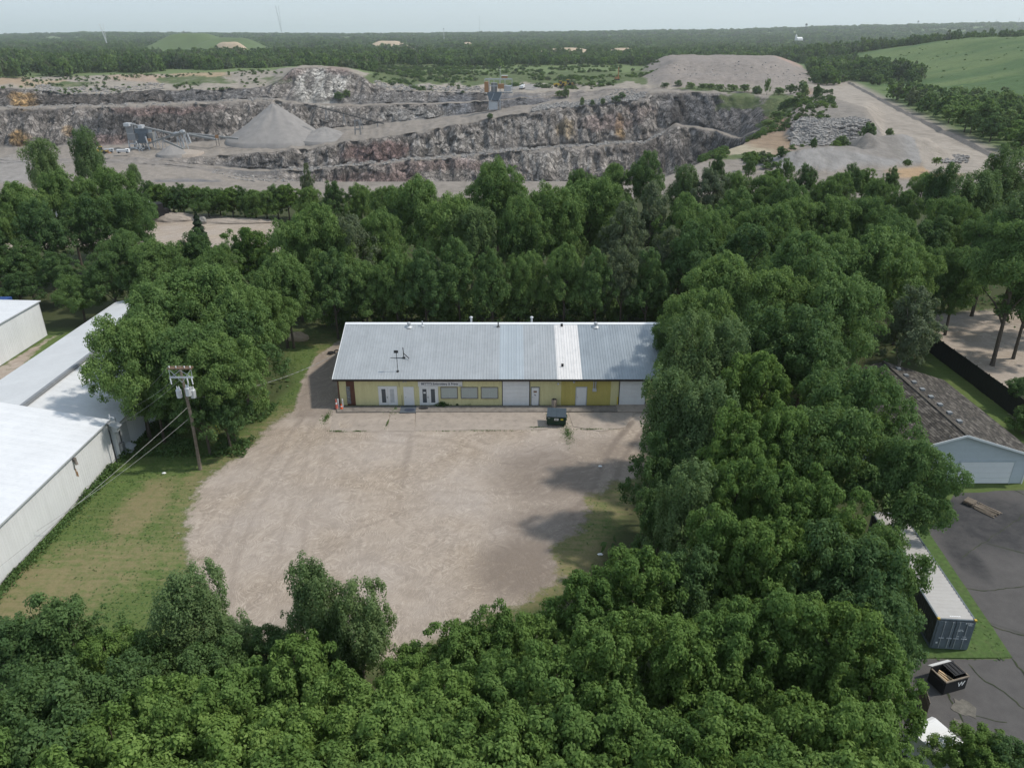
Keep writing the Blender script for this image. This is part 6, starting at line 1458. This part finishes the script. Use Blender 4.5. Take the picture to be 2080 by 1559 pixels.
# primary crusher tower
x, y, z = QP(1004, 222, 598); u = 598/F_PX
cr = empty('crusher_tower', (x, y, z), 0, 'tall primary crusher with dark hopper and open steel frame at the quarry wall', 'crusher')
def q3(px, py, dy=0): return ((px-1004)*u, dy, (222-py)*u*.967)
b = MB()
for px in (994, 1016): 
    for dy in (-4, 3): b.bar(q3(px, 222, dy), q3(px, 163, dy), .55)
for px in (986, 1004, 1026, 1040): b.bar(q3(px, 190, -4), q3(px, 162, -4), .4)
for py in (163, 176): b.bar(q3(986, py, -4), q3(1040, py, -4), .5); b.bar(q3(986, py, 3), q3(1040, py, 3), .5)
obj('steel_frame', b.mesh('steel_frame', M['lgrey']), cr)
p0, p1, p2, p3 = q3(990, 188), q3(1020, 188), q3(1013, 204), q3(994, 204)
b = MB(); b.extr([(p0[0], p0[2]), (p3[0], p3[2]), (p2[0], p2[2]), (p1[0], p1[2])], 'y', -5, 3); obj('hopper', b.mesh('hopper', M['plantb']), cr)
for nm, a, c, mat, dy in (('feed_wall', (985, 168), (993, 188), 'orp', -3), ('feed_chute', (1012, 172), (1024, 181), 'orp', -3), ('jaw_housing', (998, 170), (1010, 188), 'plaza', 0), ('base_block', (995, 206), (1011, 222), 'lgrey', -2), ('deck', (1020, 188), (1041, 190), 'grey', -1), ('control_cabin', (1024, 176), (1038, 187), 'lgrey', 2)):
    p, q = q3(*a, dy), q3(*c, dy); b = MB(); b.box(((p[0]+q[0])/2, dy, (p[2]+q[2])/2), (abs(q[0]-p[0]), 4.5, abs(q[2]-p[2]))); obj(nm, b.mesh(nm, M[mat]), cr)
b = MB(); b.bar(q3(1020, 190, -4.4), q3(1009, 214, -4.4), .35); b.bar(q3(1004, 190, -5), q3(990, 222, -5), .3); obj('stair_rail', b.mesh('stair_rail', M['lgrey']), cr)
x, y, z = QP(1025, 161, 700); t = empty('site_hut', (x, y, z), 0, 'small orange-brown hut with white roof above the crusher', 'hut')
b = MB(); b.box((0, 0, 1.5), (5.4, 4, 3)); obj('wall', b.mesh('wall', M['orp']), t); b = MB(); b.box((0, 0, 3.1), (6, 4.6, .4)); obj('roof', b.mesh('roof', M['trim']), t)
def mast(px, pb, pt, zc, w, label, mat='lgrey', name='radio_mast', cat='mast', lean=0):
    x, y, z = QP(px, pb, zc); x1 = x+lean/F_PX*zc; h = CAM_H-y*float(down(pt))/float(fwd(pt))-z; t = empty(name, (x, y, z), 0, label, cat)
    b = MB()
    for a in range(3): 
        c, s = math.cos(a*2.09)*w/2, math.sin(a*2.09)*w/2; b.bar((c, s, 0), (c*.6+(x1-x), s*.6, h), w*.22)
    obj('mast_leg', b.mesh('mast_leg', M[mat]), t)
    b = MB(); n = 10
    for i in range(n):
        for a in range(3):
            q0, q1 = i/n, (i+1)/n; b.bar((math.cos(a*2.09)*w/2, math.sin(a*2.09)*w/2, h*q0), (math.cos((a+1)*2.09)*w/2, math.sin((a+1)*2.09)*w/2, h*q1), w*.12)
    obj('lattice', b.mesh('lattice', M[mat]), t)
    return t, h
mast(1016, 163, 136, 690, .5, 'thin white mast beside the hut above the crusher')
mast(217, 88, 49, 1700, 1.8, 'pale radio mast rising from the far woods at the left', 'trim', lean=-7)
mast(572, 66, 12, 5200, 5, 'very tall faint radio mast on the horizon left of centre', lean=-6)
mast(198, 118, 106, 1300, .9, 'short pale pole in the woods below the left mast', 'trim')
mast(974, 66, 32, 7000, 4, 'very faint tall mast on the horizon near the centre')
t, h = mast(902, 80, 58, 2600, 1.6, 'pale mobile phone mast over the far woods near the centre', 'trim'); b = MB(); b.tube([(0, 0, h-3), (0, 0, h)], 2.2, 8); obj('antenna_head', b.mesh('antenna_head', M['lgrey']), t)
for px, pb, pt, lab in ((1535, 58, 52, 'leftmost'), (1779, 58, 47, 'second'), (1981, 52, 42, 'third'), (2022, 50, 40, 'fourth'), (2068, 48, 36, 'rightmost')):
    mast(px, pb, pt, 5600, 2.2, 'tiny distant pylon on the right horizon, %s of the pylons' % lab, 'grey', 'pylon', 'pylon')
def wtower(px, pb, pt, zc, r, label, mat='grey'):
    x, y, z = QP(px, pb, zc); h = CAM_H-y*float(down(pt))/float(fwd(pt))-z; t = empty('water_tower', (x, y, z), 0, label, 'water tower')
    b = MB(); b.ball((0, 0, h-r*.8), (r, r, r*.85), 14, 8); obj('tank', b.mesh('tank', M[mat]), t); b = MB(); b.tube([(0, 0, 0), (0, 0, h-r)], r*.16, 8)
    for a in range(5): b.tube([(math.cos(a*1.257)*r, math.sin(a*1.257)*r, 0), (math.cos(a*1.257)*r*.8, math.sin(a*1.257)*r*.8, h-r)], r*.06, 5)
    obj('support_leg', b.mesh('support_leg', M[mat]), t)
wtower(1636, 66, 48, 4200, 6.5, 'dark water tower on stilts above the far woods', 'dark'); wtower(1863, 56, 42, 5200, 6.0, 'distant small water tower on the right horizon', 'grey')
x, y, z = QP(1622, 80, 2300); z = min(z, 20); t = empty('white_farm_building', (x, y, z+2), .4, 'white building with short tower in the far woods right of centre', 'building')
t.scale = (.62,)*3; b = MB(); b.extr([(-9, 0), (9, 0), (9, 9), (0, 15), (-9, 9)], 'x', -14, 20); obj('hall', b.mesh('hall', M['trim']), t); b = MB(); b.tube([(-17, 0, 0), (-17, 0, 22), (-17, 0, 26)], [4.5, 4.5, 1], 10); obj('silo', b.mesh('silo', M['trim']), t)
# black truck and heaps by the dirt road behind the trees
x, y, _ = PW(320, 448); t = empty('tractor_truck', (x, y, 0), math.radians(35), 'black tractor truck parked by the mounds beside the dirt road', 'truck')
t.scale = (1.2,)*3; b = MB(); b.extr([(-1.2, .8), (1.2, .8), (1.25, 3.2), (-1.25, 3.2)], 'x', -1.2, 1.2); obj('cab', b.mesh('cab', M['black']), t); b = MB(); b.box((-2.6, 0, 1.1), (3.4, 1.2, .5)); b.tube([(-1.5, 1.0, .7), (-3.2, 1.0, .7)], .35, 8); obj('chassis', b.mesh('chassis', M['lgrey']), t)
b = MB(); b.box((1.6, 0, 1.4), (1.0, 1.7, 1.3)); obj('bonnet', b.mesh('bonnet', M['black']), t); b = MB(); b.box((1.22, 0, 2.5), (.05, 2.0, .8)); obj('windscreen', b.mesh('windscreen', M['glass']), t)
b = MB(); b.tube([(-1.0, -.9, 3.0), (-1.0, -.9, 4.2)], .12, 6); obj('exhaust_stack', b.mesh('exhaust_stack', M['lgrey']), t)
for xx in (-3.6, -2.4, 1.6):
    for s_ in (-1, 1): b = MB(); b.tube([(xx, s_*.8, .5), (xx, s_*1.2, .5)], .5, 12); obj('wheel', b.mesh('wheel', M['black']), t)
for i, (px, py, rx, ry, h, mt, lab) in enumerate(((305, 434, 5, 2.4, 2.4, 'concd', 'dark long earth mound behind the black truck'), (352, 446, 5.5, 3, 1.5, 'concrete', 'pale soil mound right of the black truck'), (480, 451, 9, 2, .8, 'concrete', 'long low soil bank along the far side of the dirt road'))):
    x, y, _ = PW(px, py); b = MB(); b.ball((0, 0, 0), (rx, ry, h), 22, 12, .10, i); meta(obj('soil_mound', b.mesh('soil_mound', M[mt]), loc=(x, y, 0)), lab, 'soil mound')
x, y, _ = PW(412, 454); b = MB(); b.ball((0, 0, .6), (.9, .8, .9), 9, 6, .3, 3); meta(obj('boulder', b.mesh('boulder', M['rockl']), loc=(x, y, 0)), 'single pale boulder beside the dirt road right of the cedar', 'boulder')
for (px, py, lab) in ((60, 440, 'left of the two white vehicles seen through the upper left trees'), (128, 444, 'right of the two white vehicles seen through the upper left trees')):
    x, y, _ = PW(px, py); t = empty('parked_van', (x, y, 0), .2, lab, 'van'); b = MB(); b.extr([(-2.5, .4), (2.5, .4), (2.5, 1.2), (1.5, 1.4), (.9, 2.1), (-2.4, 2.15)], 'y', -.95, .95); obj('body', b.mesh('body', M['trim']), t)
    for xx in (-1.6, 1.6):
        for s_ in (-1, 1): b = MB(); b.tube([(xx, s_*.8, .36), (xx, s_*1.0, .36)], .36, 10); obj('wheel', b.mesh('wheel', M['black']), t)
# conveyor frame and gate at the ramp foot
x, y, z = QP(727, 271, 548); t = empty('steel_gantry', (x, y, z), 0, 'small square steel gantry standing on the ramp right of the gravel cone', 'gantry')
b = MB()
for sx in (-2, 2):
    for sy in (-1.5, 1.5): b.bar((sx, sy, -1), (sx*.7, sy, 9), .35)
for zz in (3, 9): b.bar((-2, -1.5, zz), (2, -1.5, zz), .3); b.bar((-2, 1.5, zz), (2, 1.5, zz), .3)
obj('frame', b.mesh('frame', M['grey']), t)
cv = empty('overland_conveyor', QP(640, 216, 560), 0, 'long dark conveyor descending along the far quarry wall behind the cone', 'conveyor')
p0 = Vector(QP(640, 216, 560)); b = MB(); pe = Vector(QP(780, 252, 585)); b.bar((0, 0, 0), pe-p0, 1.1, .6); b.bar((0, -.8, 1), pe-p0+Vector((0, -.8, 1)), .2); obj('belt', b.mesh('belt', M['dark']), cv)
b = MB(); 
for q in (.15, .4, .65, .9): p = (pe-p0)*q; b.bar(p, (p.x-1, p.y, p.z-8), .4); b.bar(p, (p.x+1, p.y, p.z-8), .4)
obj('trestle', b.mesh('trestle', M['grey']), cv)
# barrier line along the haul road
pts = []
# ---- rocks (stuff)
def rockproto(i, mat):
    b = MB(); b.ball((0, 0, 0), (1, .8, .7), 7, 5, .7, i); return b.mesh('rock', mat)
RP = [rockproto(i, M['rockl']) for i in range(3)] + [rockproto(5, M['gravel'])]
P = []; S = []
def rocks(px0, px1, f, n, s0, s1):
    for _ in range(n):
        px = rf.uniform(px0, px1); p = f(px); 
        if p is None: continue
        s = rf.uniform(s0, s1)*(.6+.8*rf.random()**2); P.append(p); S.append((s, s, s*.8))
rocks(1080, 1310, lambda px: surf_at(px, 7, rf.random()**1.3*.5), 900, .6, 1.8)
rocks(820, 1340, lambda px: surf_at(px, 4, -.02+rf.random()*.1), 300, .5, 1.6)
rocks(760, 1010, lambda px: surf_at(px, 11, rf.random()*.3), 420, .6, 2.0)
rocks(560, 1350, lambda px: surf_at(px, 5, rf.random()), 700, .5, 1.6)
rocks(430, 1000, lambda px: surf_at(px, 3, .85+.15*rf.random()), 400, .5, 1.5)
rocks(70, 330, lambda px: surf_at(px, 11, rf.random()*.3), 350, .6, 1.8)
rocks(0, 560, lambda px: surf_at(px, 9, rf.random()), 300, .5, 1.3)
rocks(260, 480, lambda px: surf_at(px, 3, .15+.25*rf.random()), 500, .5, 1.6)
rocks(1320, 1650, lambda px: surf_at(px, 11, .3+.6*rf.random()), 200, .4, 1.1)
rocks(1240, 1300, lambda px: surf_at(px, 7, rf.random()), 120, .6, 1.6)
ZCg = Y*CS+(CAM_H-Z)*SN
def at_zc(px, zc):
    c = int(np.searchsorted(cols, px)); r = int(np.argmin(np.abs(ZCg[:sum(subs[:1]), c]-zc))); return (X[r, c]+rf.normal()*.4, Y[r, c]+rf.normal()*.5, Z[r, c]+.1)
def rub(px): return at_zc(px, rf.uniform(283, 309))
rocks(1612, 1755, rub, 2600, .5, 1.25)
rocks(1608, 1640, rub, 200, .8, 1.6)
def rub2(px):
    q = PW(px, rf.uniform(318, 332), 0); return (q[0], q[1], .3)
rocks(1905, 1965, rub2, 120, .4, .9)
scatter('rubble_rocks', np.array(P), np.array(S), RP, seed=6)
# low safety berm along the outer side of the haul road
b = MB(); Ys = np.arange(236, 700, 4.0)
prev = None
for k, Yq in enumerate(Ys):
    xq = float(road_x(Yq))+1.2; zq = float(hill(xq, Yq)); h_ = 1.1+.35*float(vnoise(Yq/9, 0*Yq, s=3)); ring = [(xq-1.6, Yq, zq-.3), (xq, Yq, zq+h_), (xq+1.6, Yq, zq-.3)]
    i0 = len(b.v); b.v += ring
    if k: 
        for j in (0, 1): b.f.append((i0-3+j, i0+j, i0+j+1, i0-3+j+1)); b.mi.append(0)
meta(b.build('road_berm', M['concd']), 'low dark earth berm along the right side of the haul road', 'berm')
# small litter on the lot
for i, (px, py, lab) in enumerate(((1219, 948, 'tiny white scrap on the lot near the right trees'), (1219, 1127, 'tiny white scrap on the shaded soil at the lower right of the lot'), (1022, 1234, 'pale flat stone at the front edge of the lot'), (333, 962, 'white scrap of paper in the grass left of the utility pole'))):
    x, y, _ = PW(px, py); b = MB(); b.ball((0, 0, 0), (.22, .14, .07), 6, 4, .5, i); meta(obj('litter', b.mesh('litter', M['trim']), loc=(x, y, .1)), lab, 'litter')
HAZE = 7.5e-5
# ------------------------------------------------------------------ air
hz = newmat('haze_air'); pv_ = hz.t.nodes.new('ShaderNodeVolumePrincipled'); pv_.inputs['Density'].default_value = HAZE
pv_.inputs['Color'].default_value = (.90, .95, 1.0, 1); pv_.inputs['Anisotropy'].default_value = .25
ho = hz.t.nodes.new('ShaderNodeOutputMaterial'); hz.t.links.new(pv_.outputs[0], ho.inputs['Volume'])
b = MB(); b.box((0, 14800, 110), (42000, 30400, 350)); meta(b.build('haze', hz.m), kind='stuff')
